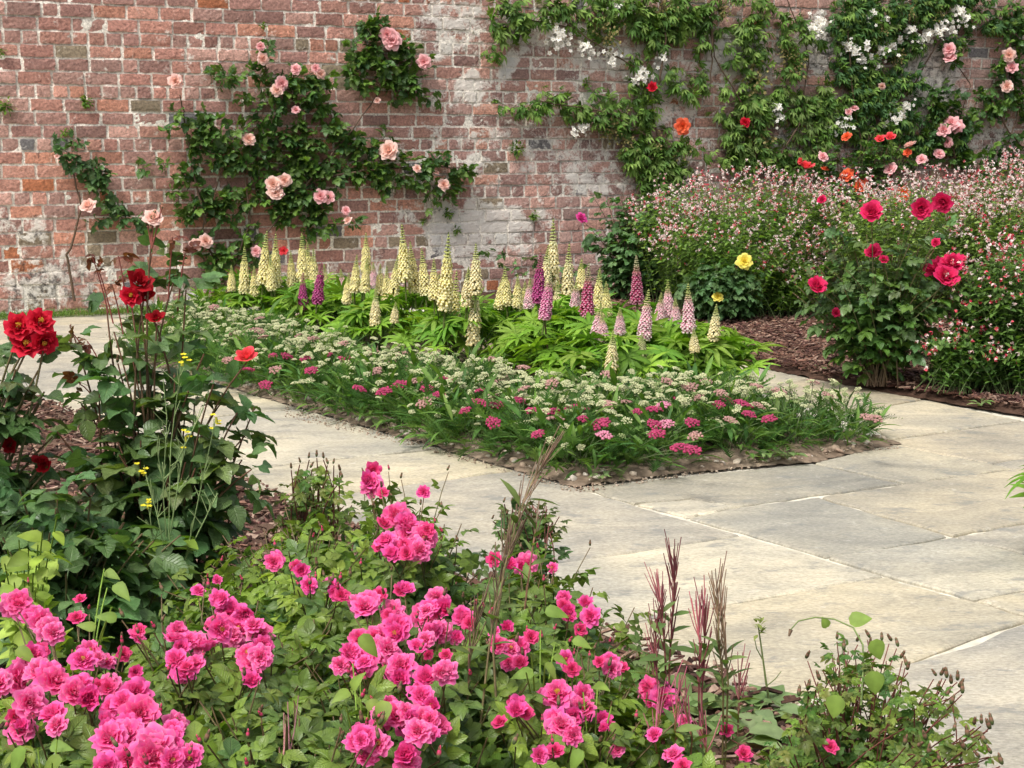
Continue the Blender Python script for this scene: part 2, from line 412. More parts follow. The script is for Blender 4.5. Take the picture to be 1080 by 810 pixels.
flags += [gp((1092, 652.5), (1010, 690), (1240, 790), (1420, 690), (1280, 612)),
          gp((1280, 612), (1420, 690), (1640, 630), (1470, 560), (1310, 580), (1170, 606)),
          gp((1160, 537), (1310, 580), (1470, 560), (1290, 510), (1120, 488)),
          gp((1080, 443), (1180, 468), (1290, 464), (1400, 480), (1330, 500), (1200, 470))][1:3]
# end of the bed: path turning along the wall foot
o0 = cross2(a0, A_DIR, G(160, 384), d)
for i in range(len(js)):
    p, r = js[i][0], js[i + 1][0] if i + 1 < len(js) else js[i][0]
    if np.dot(p - o0, A_DIR) > .3 or i + 1 >= len(js): break
    for w0, w1 in ((0, .95), (.95, 1.9)):
        flags.append([p - d * w0, p - d * w1, r - d * w1, r - d * w0])
m, nt = new_mat('york_flagstone')
out = nd(nt, 'ShaderNodeOutputMaterial'); bs = nd(nt, 'ShaderNodeBsdfPrincipled', inp={'Roughness': .82, 'Specular IOR Level': .25})
at = nd(nt, 'ShaderNodeAttribute', attribute_name='Col'); geo = nd(nt, 'ShaderNodeNewGeometry')
mp = nd(nt, 'ShaderNodeMapping'); mp.inputs['Scale'].default_value = (1.0, 1.9, 1); mp.inputs['Rotation'].default_value = (0, 0, radians(-8))
ln(nt, geo.outputs['Position'], mp.inputs['Vector'])
n1 = nd(nt, 'ShaderNodeTexNoise', inp={'Scale': 2.4, 'Detail': 9.0, 'Roughness': .68, 'Distortion': .8}); ln(nt, mp.outputs['Vector'], n1.inputs['Vector'])
n2 = nd(nt, 'ShaderNodeTexNoise', inp={'Scale': 1.3, 'Detail': 4.0, 'Roughness': .55}); ln(nt, geo.outputs['Position'], n2.inputs['Vector'])
n3 = nd(nt, 'ShaderNodeTexNoise', inp={'Scale': 60.0, 'Detail': 4.0, 'Roughness': .7}); ln(nt, mp.outputs['Vector'], n3.inputs['Vector'])
mus = nd(nt, 'ShaderNodeTexNoise', inp={'Scale': 5.5, 'Detail': 10.0, 'Roughness': .75}); ln(nt, mp.outputs['Vector'], mus.inputs['Vector'])
r1 = nd(nt, 'ShaderNodeValToRGB'); e = r1.color_ramp.elements
e[0].position = .30; e[0].color = (.62, .625, .62, 1); e[1].position = .66; e[1].color = (1.08, 1.055, .985, 1)
ln(nt, n1.outputs['Fac'], r1.inputs['Fac'])
m1 = nd(nt, 'ShaderNodeMixRGB', blend_type='MULTIPLY', inp={'Fac': 1.0}); ln(nt, at.outputs['Color'], m1.inputs['Color1']); ln(nt, r1.outputs['Color'], m1.inputs['Color2'])
r2 = nd(nt, 'ShaderNodeValToRGB'); e = r2.color_ramp.elements
e[0].position = .40; e[0].color = (.78, .785, .785, 1); e[1].position = .60; e[1].color = (1.05, 1.01, .92, 1)
ln(nt, n2.outputs['Fac'], r2.inputs['Fac'])
m2 = nd(nt, 'ShaderNodeMixRGB', blend_type='MULTIPLY', inp={'Fac': 1.0}); ln(nt, m1.outputs['Color'], m2.inputs['Color1']); ln(nt, r2.outputs['Color'], m2.inputs['Color2'])
r3 = nd(nt, 'ShaderNodeMapRange', inp={'From Min': .3, 'From Max': .7, 'To Min': .68, 'To Max': 1.26}); ln(nt, n3.outputs['Fac'], r3.inputs['Value'])
m3 = nd(nt, 'ShaderNodeMixRGB', blend_type='MULTIPLY', inp={'Fac': 1.0}); ln(nt, m2.outputs['Color'], m3.inputs['Color1']); ln(nt, r3.outputs['Result'], m3.inputs['Color2'])
r4 = nd(nt, 'ShaderNodeValToRGB'); e = r4.color_ramp.elements
e[0].position = .37; e[0].color = (1, 1, 1, 1); e[1].position = .46; e[1].color = (0, 0, 0, 1); ln(nt, mus.outputs['Fac'], r4.inputs['Fac'])
m4 = nd(nt, 'ShaderNodeMixRGB', inp={'Color2': (.16, .17, .17, 1)}); r4m = nd(nt, 'ShaderNodeMath', operation='MULTIPLY', inp={1: .6}); ln(nt, r4.outputs['Color'], r4m.inputs[0])
ln(nt, r4m.outputs['Value'], m4.inputs['Fac']); ln(nt, m3.outputs['Color'], m4.inputs['Color1']); pl = nd(nt, 'ShaderNodeTexNoise', inp={'Scale': 17.0, 'Detail': 9.0, 'Roughness': .78}); ln(nt, geo.outputs['Position'], pl.inputs['Vector'])
r5 = nd(nt, 'ShaderNodeMapRange', inp={'From Min': .58, 'From Max': .68, 'To Min': 0.0, 'To Max': .38}); ln(nt, pl.outputs['Fac'], r5.inputs['Value'])
m5 = nd(nt, 'ShaderNodeMixRGB', inp={'Color2': (.70, .67, .60, 1)}); ln(nt, r5.outputs['Result'], m5.inputs['Fac']); ln(nt, m4.outputs['Color'], m5.inputs['Color1'])
pk_ = nd(nt, 'ShaderNodeMapRange', inp={'From Min': .30, 'From Max': .40, 'To Min': .42, 'To Max': 0.0}); ln(nt, pl.outputs['Fac'], pk_.inputs['Value'])
m6 = nd(nt, 'ShaderNodeMixRGB', inp={'Color2': (.20, .20, .185, 1)}); ln(nt, pk_.outputs['Result'], m6.inputs['Fac']); ln(nt, m5.outputs['Color'], m6.inputs['Color1'])
ln(nt, m6.outputs['Color'], bs.inputs['Base Color'])
ad = nd(nt, 'ShaderNodeMath', operation='ADD'); sc = nd(nt, 'ShaderNodeMath', operation='MULTIPLY', inp={1: .25}); ln(nt, n3.outputs['Fac'], sc.inputs[0])
ln(nt, n1.outputs['Fac'], ad.inputs[0]); ln(nt, sc.outputs['Value'], ad.inputs[1])
bu = nd(nt, 'ShaderNodeBump', inp={'Strength': .7, 'Distance': .012}); ln(nt, ad.outputs['Value'], bu.inputs['Height']); ln(nt, bu.outputs['Normal'], bs.inputs['Normal'])
ln(nt, bs.outputs['BSDF'], out.inputs['Surface']); M_FLAG = m
mb = MB()
tones = [(.53, .49, .405), (.52, .485, .41), (.50, .475, .42), (.54, .495, .40), (.44, .42, .38), (.55, .52, .45)]
special = {}
nb = len(js) - 1
dark = {nb + 0: (.38, .363, .317), nb + 2: (.47, .44, .37), nb + 3: (.415, .40, .355), nb + 4: (.46, .425, .355), nb + 5: (.47, .45, .395), nb + 8: (.46, .42, .35), nb + 9: (.42, .40, .36), nb + 10: (.52, .48, .40), nb + 11: (.52, .46, .36)}
def wobble(poly, k=7, amp=.006):
    outp = []
    for i in range(len(poly)):
        p, q = poly[i], poly[(i + 1) % len(poly)]
        for t in np.linspace(0, 1, k, endpoint=False): outp.append(p + (q - p) * t + (rng.normal(0, amp, 2) if t else 0))
    return np.array(outp)
for i, fl in enumerate(flags):
    c = np.array(dark.get(i, tones[int(rng.integers(len(tones)))])) * U(.95, 1.04)
    pb = wobble(inset(fl, .0085)); pt = pb + (pb.mean(0) - pb) * 0
    cen = pb.mean(0); pt = pb + unit(cen - pb) * .006
    n = len(pb); z = U(-.002, .002)
    V = np.r_[np.c_[pb, np.full(n, -.02)], np.c_[pb, np.full(n, z - .005)], np.c_[pt, np.full(n, z)], [[*cen, z]]]
    q = [(k, (k + 1) % n, n + (k + 1) % n, n + k) for k in range(n)] + [(n + k, n + (k + 1) % n, 2 * n + (k + 1) % n, 2 * n + k) for k in range(n)] + [(2 * n + k, 2 * n + (k + 1) % n, 3 * n, -1) for k in range(n)]
    mb.add(V, q, c)
tag(mb.build('path', M_FLAG, smooth=False), kind='structure')
# pale mortar sheet under the flags
M_JOINT = attr_mat('pointing', .9, .15, 0, noise=.28, nscale=35, bump=.8, bscale=120)
patch('path_pointing', [G(-500, 345), G(-300, 335), G(30, 331), G(500, 312), G(1300, 400), G(1700, 520), np.array([3.2, 1.2, 0]), np.array([1.0, 1.2, 0]), G(760, 760), G(20, 430), G(-300, 450)], .035, -.010, (.53, .495, .41), (.62, .58, .48), M_JOINT, 3, .02, .002, -.011)

# ---- bed soil, mulch, left bed
BED = gp((608, 512), (700, 500), (780, 492), (857, 486.5), (942, 467.5), (800, 436), (690, 388), (560, 352), (420, 334), (200, 335), (155, 382))
patch('flower_bed_soil', BED, .022, .03, (.15, .11, .078), (.25, .195, .145), M_SOIL, 1, .16, .012)
MUL = gp((1500, 545), (1080, 438), (974, 420.5), (856, 398.5), (745, 374), (600, 342), (420, 322), (420, 308), (700, 303), (1080, 285), (1700, 265))
patch('bark_mulch_bed', MUL, .05, .03, (.05, .028, .02), (.10, .06, .042), M_SOIL, 7, .10, .02)
FRONT = [G(-300, 432), G(24, 420), *[f0 + FD * s for s in (3.4, 2.4, 1.4, .6, 0)], f0 - FD * 1.6, np.array([1.6, .3, 0]), np.array([-3.2, .3, 0])]
patch('foreground_bed_soil', FRONT, .035, .035, (.05, .03, .022), (.11, .07, .05), M_SOIL, 9, .08, .02)

patch('side_bed_soil', gp((1104, 566), (1330, 536), (1460, 620), (1140, 655)), .03, .03, (.06, .036, .026), (.12, .075, .05), M_SOIL, 13, .08, .015)
def chips(name, poly, n, label_group, cols, size, zf, bias=None, flat=.5):
    poly = np.array(poly)[:, :2]; lo, hi = poly.min(0), poly.max(0)
    pts = np.zeros((0, 2))
    while len(pts) < n:
        q = U(0, 1, (n * 2, 2)) * (hi - lo) + lo; q = q[in_poly(q, poly)]
        if bias is not None: q = q[bias(q)]
        pts = np.r_[pts, q]
    pts = pts[:n]; k = n
    a = U(0, 2 * pi, k); d = np.c_[np.cos(a), np.sin(a), rng.normal(0, .25, k)]; nn = np.c_[rng.normal(0, flat, (k, 2)), np.ones(k)]
    R = frames(d, nn); S = np.c_[U(.35, 1, k) * size * .28, U(.5, 1.5, k) * size * .6, U(.08, .25, k) * size * .5]
    C = np.array(cols)[rng.integers(0, len(cols), k)] * U(.6, 1.35, (k, 1))
    box = np.array([[x, y, z] for x in (-1, 1) for y in (-1, 1) for z in (-1, 1)], float); box[:, 0] *= 1 - .5 * (box[:, 1] > 0)
    T = (box, np.array([[0, 1, 3, 2], [4, 6, 7, 5], [0, 4, 5, 1], [2, 3, 7, 6], [0, 2, 6, 4], [1, 5, 7, 3]]), np.ones((8, 3)))
    mb = MB(); mb.inst(T, R * S[:, None, :], np.c_[pts, np.full(k, zf) + U(0, .022, k)], C)
    return tag(mb.build(name, M_CHIP, smooth=False), kind='stuff')
BARK = [(.10, .05, .035), (.16, .085, .06), (.055, .028, .022), (.22, .14, .10), (.30, .21, .16), (.12, .06, .05)]
chips('bark_mulch', gp((1100, 442), (974, 421), (856, 399), (700, 366), (620, 345), (640, 312), (1100, 330)), 20000, None, [(a * .85, b * .8, c * .8) for a, b, c in BARK], .034, .035)
chips('bark_chippings', [G(-60, 422), G(30, 423), f0 + FD * 3.3, f0 + FD * 2.2, f0 + FD * 1.2, f0 + FD * .02, f0 - FD * .8, G(700, 900), G(500, 760), G(300, 900), np.array([-1.6, 1.6, 0]), np.array([-2.8, 2.4, 0])], 17000, None, BARK, .032, .04)
# crumbs and small stones along the bed edge
def pebbles(name, poly, n, cols, smin, smax, zf, near=None):
    poly = np.array(poly)[:, :2]; lo, hi = poly.min(0), poly.max(0); pts = np.zeros((0, 2))
    while len(pts) < n:
        q = U(0, 1, (n * 6, 2)) * (hi - lo) + lo; q = q[in_poly(q, poly)]
        if near: q = q[edge_dist(q, poly) < near * rng.random(len(q)) ** .7 + .015]
        pts = np.r_[pts, q]
    pts = pts[:n]; B = blob(6, 4); V = B[0] * (1 + U(-.25, .25, (len(B[0]), 1))); k = n
    s = smin * (smax / smin) ** (rng.random(k) ** 2.2); a = U(0, 2 * pi, k)
    R = frames(np.c_[np.cos(a), np.sin(a), rng.normal(0, .3, k)], np.c_[rng.normal(0, .3, (k, 2)), np.ones(k)]) * (s[:, None] * np.c_[U(.6, 1, k), U(.8, 1.4, k), U(.45, .8, k)])[:, None, :]
    mb = MB(); mb.inst((V, B[1], B[2]), R, np.c_[pts, zf + s * .2], np.array(cols)[rng.integers(0, len(cols), k)] * U(.75, 1.2, (k, 1)))
    return tag(mb.build(name, M_STONE), kind='stuff')
pebbles('gravel', BED, 3800, [(.30, .23, .17), (.36, .28, .21), (.26, .19, .14), (.45, .38, .30), (.5, .45, .38)], .004, .022, .012, .22)
pebbles('fallen_crumbs', gp((300, 440), (447, 474), (608, 521), (720, 503), (950, 473), (940, 468), (608, 508), (300, 425)), 1500, [(.34, .27, .2), (.28, .2, .15), (.4, .33, .26)], .002, .007, .001)

# grass strip at the wall foot
def grass(name, poly, n, h, cols, zf=0.0):
    poly = np.array(poly)[:, :2]; lo, hi = poly.min(0), poly.max(0); pts = np.zeros((0, 2))
    while len(pts) < n:
        q = U(0, 1, (n * 4, 2)) * (hi - lo) + lo; pts = np.r_[pts, q[in_poly(q, poly)]]
    pts = pts[:n]; T = leaflet(1, .045, .3, .55, 3, 1.1); k = n
    d = np.c_[rng.normal(0, .4, (k, 2)), np.ones(k)]; a = U(0, 2 * pi, k)
    R = frames(d, np.c_[np.cos(a), np.sin(a), np.zeros(k)]) * (U(.5, 1.2, k) * h)[:, None, None]
    mb = MB(); mb.inst(T, R, np.c_[pts, np.full(k, zf)], np.array(cols)[rng.integers(0, len(cols), k)] * U(.7, 1.25, (k, 1)))
    return tag(mb.build(name, M_SOFTLEAF), kind='stuff')
wf = lambda s, o: W0 + WD * s + WN * o
grass('grass', [wf(-4.3, .02), wf(1.6, .02), wf(1.6, .17), wf(-4.3, .17)], 8000, .055, [(.10, .19, .035), (.14, .24, .05), (.17, .25, .06)])

# ---- brick wall
wall = thing('brick_wall', 'weathered red brick garden wall with pale lime mortar and whitewashed patches', 'brick wall', W0)
COURSE, BL = .0955, .236
s0, s1, h1 = -4.5, 14.5, 3.35
m, nt = new_mat('old_brick')
out = nd(nt, 'ShaderNodeOutputMaterial'); bs = nd(nt, 'ShaderNodeBsdfPrincipled', inp={'Roughness': .88, 'Specular IOR Level': .2})
at = nd(nt, 'ShaderNodeAttribute', attribute_name='Col'); ms = nd(nt, 'ShaderNodeAttribute', attribute_name='Mask'); geo = nd(nt, 'ShaderNodeNewGeometry')
nf = nd(nt, 'ShaderNodeTexNoise', inp={'Scale': 58.0, 'Detail': 6.0, 'Roughness': .75}); ln(nt, geo.outputs['Position'], nf.inputs['Vector'])
nm = nd(nt, 'ShaderNodeTexNoise', inp={'Scale': 9.0, 'Detail': 8.0, 'Roughness': .7, 'Distortion': .4}); ln(nt, geo.outputs['Position'], nm.inputs['Vector'])
mr = nd(nt, 'ShaderNodeMapRange', inp={'From Min': .30, 'From Max': .70, 'To Min': .42, 'To Max': 1.65}); ln(nt, nf.outputs['Fac'], mr.inputs['Value'])
m1 = nd(nt, 'ShaderNodeMixRGB', blend_type='MULTIPLY', inp={'Fac': 1.0}); ln(nt, at.outputs['Color'], m1.inputs['Color1']); ln(nt, mr.outputs['Result'], m1.inputs['Color2'])
# lime bloom: threshold lowered by the mask
sep = nd(nt, 'ShaderNodeSeparateColor'); ln(nt, ms.outputs['Color'], sep.inputs['Color'])
a1_ = nd(nt, 'ShaderNodeMath', operation='MULTIPLY_ADD', inp={1: .43}); ln(nt, sep.outputs['Red'], a1_.inputs[0]); ln(nt, nm.outputs['Fac'], a1_.inputs[2])
a2_ = nd(nt, 'ShaderNodeMath', operation='MULTIPLY_ADD', inp={1: .35}); ln(nt, nf.outputs['Fac'], a2_.inputs[0]); ln(nt, a1_.outputs['Value'], a2_.inputs[2])
lm = nd(nt, 'ShaderNodeMapRange', inp={'From Min': .79, 'From Max': .89, 'To Min': 0.0, 'To Max': .86}); ln(nt, a2_.outputs['Value'], lm.inputs['Value'])
limec = nd(nt, 'ShaderNodeMixRGB', inp={'Color1': (.76, .72, .65, 1), 'Color2': (.60, .60, .58, 1)}); ln(nt, sep.outputs['Blue'], limec.inputs['Fac'])
m2 = nd(nt, 'ShaderNodeMixRGB'); ln(nt, lm.outputs['Result'], m2.inputs['Fac']); ln(nt, m1.outputs['Color'], m2.inputs['Color1']); ln(nt, limec.outputs['Color'], m2.inputs['Color2'])
# dark lichen / soot
nl = nd(nt, 'ShaderNodeTexNoise', inp={'Scale': 16.0, 'Detail': 7.0, 'Roughness': .75}); mpv = nd(nt, 'ShaderNodeMapping'); mpv.inputs['Location'].default_value = (5, 3, 9); ln(nt, geo.outputs['Position'], mpv.inputs['Vector']); ln(nt, mpv.outputs['Vector'], nl.inputs['Vector'])
a3_ = nd(nt, 'ShaderNodeMath', operation='MULTIPLY_ADD', inp={1: .30}); ln(nt, sep.outputs['Green'], a3_.inputs[0]); ln(nt, nl.outputs['Fac'], a3_.inputs[2])
dk = nd(nt, 'ShaderNodeMapRange', inp={'From Min': .60, 'From Max': .72, 'To Min': 0.0, 'To Max': .8}); ln(nt, a3_.outputs['Value'], dk.inputs['Value'])
m3 = nd(nt, 'ShaderNodeMixRGB', inp={'Color2': (.045, .042, .040, 1)}); ln(nt, dk.outputs['Result'], m3.inputs['Fac']); ln(nt, m2.outputs['Color'], m3.inputs['Color1'])
ln(nt, m3.outputs['Color'], bs.inputs['Base Color'])
hs = nd(nt, 'ShaderNodeMath', operation='ADD'); ln(nt, nf.outputs['Fac'], hs.inputs[0]); ln(nt, nm.outputs['Fac'], hs.inputs[1])
bu = nd(nt, 'ShaderNodeBump', inp={'Strength': .75, 'Distance': .010}); ln(nt, hs.outputs['Value'], bu.inputs['Height']); ln(nt, bu.outputs['Normal'], bs.inputs['Normal'])
ln(nt, bs.outputs['BSDF'], out.inputs['Surface']); M_BRICK = m
# wear masks: (px, py, rx, ry, lime, dark, grey) as real patches at fixed places on the wall
PATCH = [(480, 30, 60, 45, .55, 0, .3), (490, 92, 28, 20, .75, 0, 0), (535, 75, 16, 30, .9, 0, 1), (560, 40, 60, 40, .45, 0, .4), (520, 240, 75, 40, .8, 0, .3), (470, 235, 30, 40, .9, 0, .9), (600, 150, 120, 80, .30, .1, .3),
         (505, 178, 22, 12, .7, 0, 0), (640, 60, 80, 45, .45, .1, .5), (780, 60, 60, 50, .6, .25, .6), (980, 80, 50, 60, .75, .4, .3), (860, 50, 60, 40, .6, .4, .4), (60, 300, 90, 45, .5, .45, .2), (30, 235, 50, 30, .35, .2, 0), (150, 320, 120, 18, .5, .3, .3),
         (350, 300, 120, 40, .35, .2, .3), (900, 150, 200, 60, .35, .4, .5), (500, 140, 110, 100, .25, 0, .2), (440, 210, 60, 60, .3, .2, .6), (220, 60, 240, 60, .10, 0, 0), (1040, 140, 60, 60, .4, .3, .3), (700, 190, 80, 50, .4, .2, .3), (620, 190, 60, 20, .5, 0, .2), (700, 100, 60, 60, .5, .2, .3)]
PW_ = []
for px, py, rx, ry, li, da, gr in PATCH:
    a, h = wl(px, py); a2, _ = wl(px + rx, py); _, h2 = wl(px, py - ry); PW_.append((a, h, abs(a2 - a), abs(h2 - h), li, da, gr))
def wmask(S):
    Mk = np.zeros((len(S), 3)); wob = np.c_[vnoise(S, .16, 31), vnoise(S, .16, 32)] * .09
    q = S + wob
    for a, h, ra, rh, li, da, gr in PW_:
        g = np.clip(1.5 * (1 - np.sqrt(((q[:, 0] - a) / ra) ** 2 + ((q[:, 1] - h) / rh) ** 2)), 0, 1); Mk = np.maximum(Mk, g[:, None] * np.array([li, da, gr]))
    return Mk
def wall_mesh(name, S, off, Fc, C, mask, smooth=True):
    V = WD[None] * S[:, :1] + UP[None] * S[:, 1:2] + WN[None] * np.asarray(off)[:, None]
    mb = MB(); mb.add(V, Fc, C); me = mb.mesh(name, M_BRICK, smooth)
    a = me.color_attributes.new('Mask', 'FLOAT_COLOR', 'POINT'); a.data.foreach_set('color', np.c_[mask, np.ones(len(mask))].astype(np.float32).ravel())
    o = bpy.data.objects.new(name, me); col.objects.link(o); o.parent = wall; return o
# mortar bed
res = .022; nx, ny = int((s1 - s0) / res), int((h1 + .1) / res)
X, Y = np.meshgrid(s0 + np.arange(nx) * res, -.08 + np.arange(ny) * res, indexing='ij'); S = np.c_[X.ravel(), Y.ravel()]
Mk = wmask(S); off = -.0066 + .0040 * vnoise(S, .045, 41) + .0042 * vnoise(S, .10, 42) + .0025 * Mk[:, 0]
idx = np.arange(nx * ny).reshape(nx, ny); q = np.stack([idx[:-1, :-1], idx[1:, :-1], idx[1:, 1:], idx[:-1, 1:]], -1).reshape(-1, 4)
cm = np.array([.80, .75, .665]) * (1 + .12 * vnoise(S, .11, 44))[:, None]
right = np.clip((S[:, 0] - 2.5) / 4, 0, 1)[:, None]
cm = cm * (1 - .35 * right)
wall_mesh('mortar', S, off, q, cm, Mk * [.3, 1, 1])
# solid body behind (real thickness) with a coping out of sight
mb = MB()
cx = [(-.03, 0), (-.40, 0)]
V = [WD * s + UP * z + WN * o for s in (s0, s1) for z in (-.1, h1) for o in (-.06, -.42)]
mb.add(V, [(0, 1, 3, 2), (4, 6, 7, 5), (0, 4, 5, 1), (2, 3, 7, 6), (0, 2, 6, 4), (1, 5, 7, 3)], [.3, .14, .09])
o = bpy.data.objects.new('core', mb.mesh('core', M_STONE, False)); col.objects.link(o); o.parent = wall
mb = MB(); V = [WD * s + UP * z + WN * o for s in (s0 - .05, s1 + .05) for z in (h1 + .002, h1 + .08) for o in (.05, -.47)]
mb.add(V, [(0, 1, 3, 2), (4, 6, 7, 5), (0, 4, 5, 1), (2, 3, 7, 6), (0, 2, 6, 4), (1, 5, 7, 3)], [.3, .28, .25])
o = bpy.data.objects.new('coping', mb.mesh('coping', M_STONE, False)); col.objects.link(o); o.parent = wall
# bricks
BR = [(.34, .130, .085), (.30, .115, .080), (.36, .145, .095), (.27, .12, .09), (.38, .135, .07), (.31, .15, .115), (.25, .105, .08), (.33, .16, .12)]
SS, OO, FF, CC, n0 = [], [], [], [], 0
row = 0; z = -.06
brng = np.random.default_rng(5)
while z < h1 - .03:
    hd = row % 4 == 1; s = s0 + brng.uniform(0, .12) + (.06 if row % 2 else 0)
    ch = COURSE * (1 + brng.uniform(-.03, .03))
    while s < s1 - .05:
        L = (BL * .5 if (hd and brng.random() < .88) or brng.random() < .06 else BL) * brng.uniform(.95, 1.05)
        g = brng.uniform(.008, .013); t = np.clip((s - 2.0) / 2.5, 0, 1)
        c = np.array(BR[brng.integers(len(BR))]) * brng.uniform(.82, 1.15)
        grey = c.mean() * np.array([1.12, .98, .90]); c = c * (1 - .30 - .22 * t) + grey * (.30 + .22 * t); c = c * 1.5 * brng.uniform(.78, 1.2) + np.array([.015, .018, .02])
        if brng.random() < .02: c = np.array([.17, .16, .16]) * brng.uniform(.8, 1.2)
        if brng.random() < .03 + .06 * (z < .75 and s < 1): c = np.array([.27, .215, .15]) * brng.uniform(.8, 1.1)
        if brng.random() < .018: c = np.array([.40, .155, .08]) * brng.uniform(.85, 1.1)
        ns_, nz_ = (8 if L > .2 else 5), 5
        a = np.linspace(s + g, s + L - g, ns_); hz = np.linspace(z + g * .75, z + ch - g * .75, nz_)
        A, Hh = np.meshgrid(a, hz, indexing='ij'); off = brng.normal(0, .0007, A.shape) + brng.normal(.0035, .0035)
        ed = np.zeros(A.shape, bool); ed[0] = ed[-1] = True; ed[:, 0] = ed[:, -1] = True
        A = A + np.where(ed, brng.normal(0, .0022, A.shape), 0); Hh = Hh + np.where(ed, brng.normal(0, .0020, A.shape), 0)
        off = off - np.where(ed, np.abs(brng.normal(.0015, .0015, A.shape)), 0)
        k = A.size; idx = np.arange(k).reshape(A.shape)
        ring = np.r_[idx[:, 0], idx[-1, 1:], idx[-2::-1, -1], idx[0, -2:0:-1]]
        Sx = np.c_[A.ravel(), Hh.ravel()]; cen = Sx.mean(0)
        ringS = Sx[ring] + (Sx[ring] - cen) * 0
        SS.append(np.r_[Sx, ringS]); OO.append(np.r_[off.ravel(), np.full(len(ring), -.025)])
        q = np.stack([idx[:-1, :-1], idx[1:, :-1], idx[1:, 1:], idx[:-1, 1:]], -1).reshape(-1, 4)
        rk = k + np.arange(len(ring)); q2 = np.c_[ring, np.roll(rk, 0), np.roll(rk, -1), np.roll(ring, -1)]
        FF.append(np.r_[q, q2] + n0); CC.append(np.tile(c, (k + len(ring), 1))); n0 += k + len(ring)
        s += L
    z += ch; row += 1
S = np.concatenate(SS)
wall_mesh('brickwork', S, np.concatenate(OO), np.concatenate(FF), np.concatenate(CC), wmask(S), False)


# ================================================================== PLANTS: helpers
def bez(p0, p1, p2, n=9):
    t = np.linspace(0, 1, n)[:, None]; return (1 - t) ** 2 * p0 + 2 * t * (1 - t) * p1 + t ** 2 * p2
class Leaves:
    def __init__(s): s.d, s.n, s.o, s.s, s.c = [], [], [], [], []
    def one(s, o, d, n, size, c): s.o.append(o); s.d.append(d); s.n.append(n); s.s.append(size); s.c.append(c)
    def along(s, pts, t0, t1, k, size, cols, tip=None, out=.9, droop=.15, upn=1.0, bias=None, young=.5):
        pts = np.asarray(pts); L = len(pts); ph = U(0, 6.28)
        for i in range(k):
            t = t0 + (t1 - t0) * (i + U(0, .6)) / max(k, 1); t = min(t, .999); x = t * (L - 1); j = min(int(x), L - 2); f = x - j
            p = pts[j] * (1 - f) + pts[j + 1] * f; tg = unit(pts[j + 1] - pts[j]); ph += 2.4 + U(-.4, .4)
            a = unit(np.cross(tg, [.3, .2, .93])); b = np.cross(tg, a); pr = a * cos(ph) + b * sin(ph)
            if bias is not None: pr = unit(pr + bias)
            d = unit(pr * out + tg * .45 + np.array([0, 0, -droop + U(-.2, .25)]))
            n = np.array([0, 0, upn]) + tg * .5 + rng.normal(0, .35, 3)
            c = np.array(cols[int(rng.integers(len(cols)))]) * U(.7, 1.3)
            if tip is not None:
                w = np.clip((t - .6) / .4, 0, 1) ** 1.5 * U(.3, 1) ; c = c * (1 - w) + np.array(tip) * w
            s.one(p, d, n, size * U(.65, 1.15) * (1 - .35 * max(0, t - .75) / .25 * young), c)
    def each(s, name, parent, temps, mat):
        for i in range(len(s.o)):
            T = temps[i % len(temps)]; R = frames(np.array(s.d[i])[None], np.array(s.n[i])[None])[0] * s.s[i]; mb = MB(); mb.inst(T, [R], [s.o[i]], [s.c[i]]); mb.build(name, mat, parent)
    def build(s, name, parent, temps, mat, avoid=None):
        o = np.array(s.o); d = np.array(s.d); n = np.array(s.n); sz = np.array(s.s); c = np.array(s.c)
        if avoid:
            keep = np.ones(len(o), bool); mid = o + unit(d) * (sz * .5)[:, None]
            for ctr, r in avoid:
                v = unit(CAM - ctr); q = mid - ctr; along = q @ v; perp = np.linalg.norm(q - along[:, None] * v, axis=1)
                keep &= ~((along > -r * .6) & (along < .35) & (perp < r * .95 + sz * .12))
            o, d, n, sz, c = o[keep], d[keep], n[keep], sz[keep], c[keep]
        R = frames(d, n) * sz[:, None, None]; which = rng.integers(0, len(temps), len(o)); mb = MB()
        for i, T in enumerate(temps):
            m = which == i; mb.inst(T, R[m], o[m], c[m])
        return mb.build(name, mat, parent)

DARK = [(.054, .130, .036), (.044, .112, .034), (.072, .155, .040), (.050, .122, .040)]
MID = [(.078, .178, .030), (.104, .205, .034), (.060, .145, .030), (.128, .230, .040)]
LIME = [(.17, .28, .035), (.14, .25, .032), (.21, .32, .045)]
BLUEG = [(.100, .205, .072), (.082, .178, .062), (.135, .235, .090), (.070, .160, .056)]
WOOD, GREENC, REDC = (.10, .065, .04), (.09, .14, .045), (.17, .055, .045)

mb = MB(); B_ = blob(4, 3, .045, .045, .06)
for k in range(26):
    a = k * 2.4; rr = .24 * (k / 26) ** .5; pz = .42 - .5 * rr; tube(mb, [[rr * .3 * cos(a), rr * .3 * sin(a), -.1], [rr * cos(a), rr * sin(a), pz]], .012, .01, (.70, .55, .12), 3); mb.inst(B_, [np.eye(3)], [[rr * cos(a), rr * sin(a), pz]], [[.78, .55, .07]])
STAM = mb.mesh('stamens', M_PETAL)
def vary(fn, n, *a, **k): return [fn(*a, seed=i, **k) for i in range(n)]
PINK = [bloom_mesh('pink_bloom', (.76, .02, .20), (.86, .045, .33) if i % 2 else (.88, .10, .43), i, 6, (.92, 1.05, .62, 1.0, .8, 1.12, .5, .95)[i], .16, (4, 6, 7, 7, 8, 8), None, [(.93, .24, .52), (.95, .48, .72), (.92, .20, .47), (.95, .40, .66), (.93, .26, .52), (.94, .48, .68), (.90, .14, .40), (.91, .36, .52)][i], nu=7) for i in range(8)]
DPINK = [bloom_mesh('deep_pink_bloom', (.62, .03, .13), (.78, .06, .24), 20 + i, 5, .9, .12, (3, 4, 5, 6, 6), None, (.84, .12, .32)) for i in range(3)]
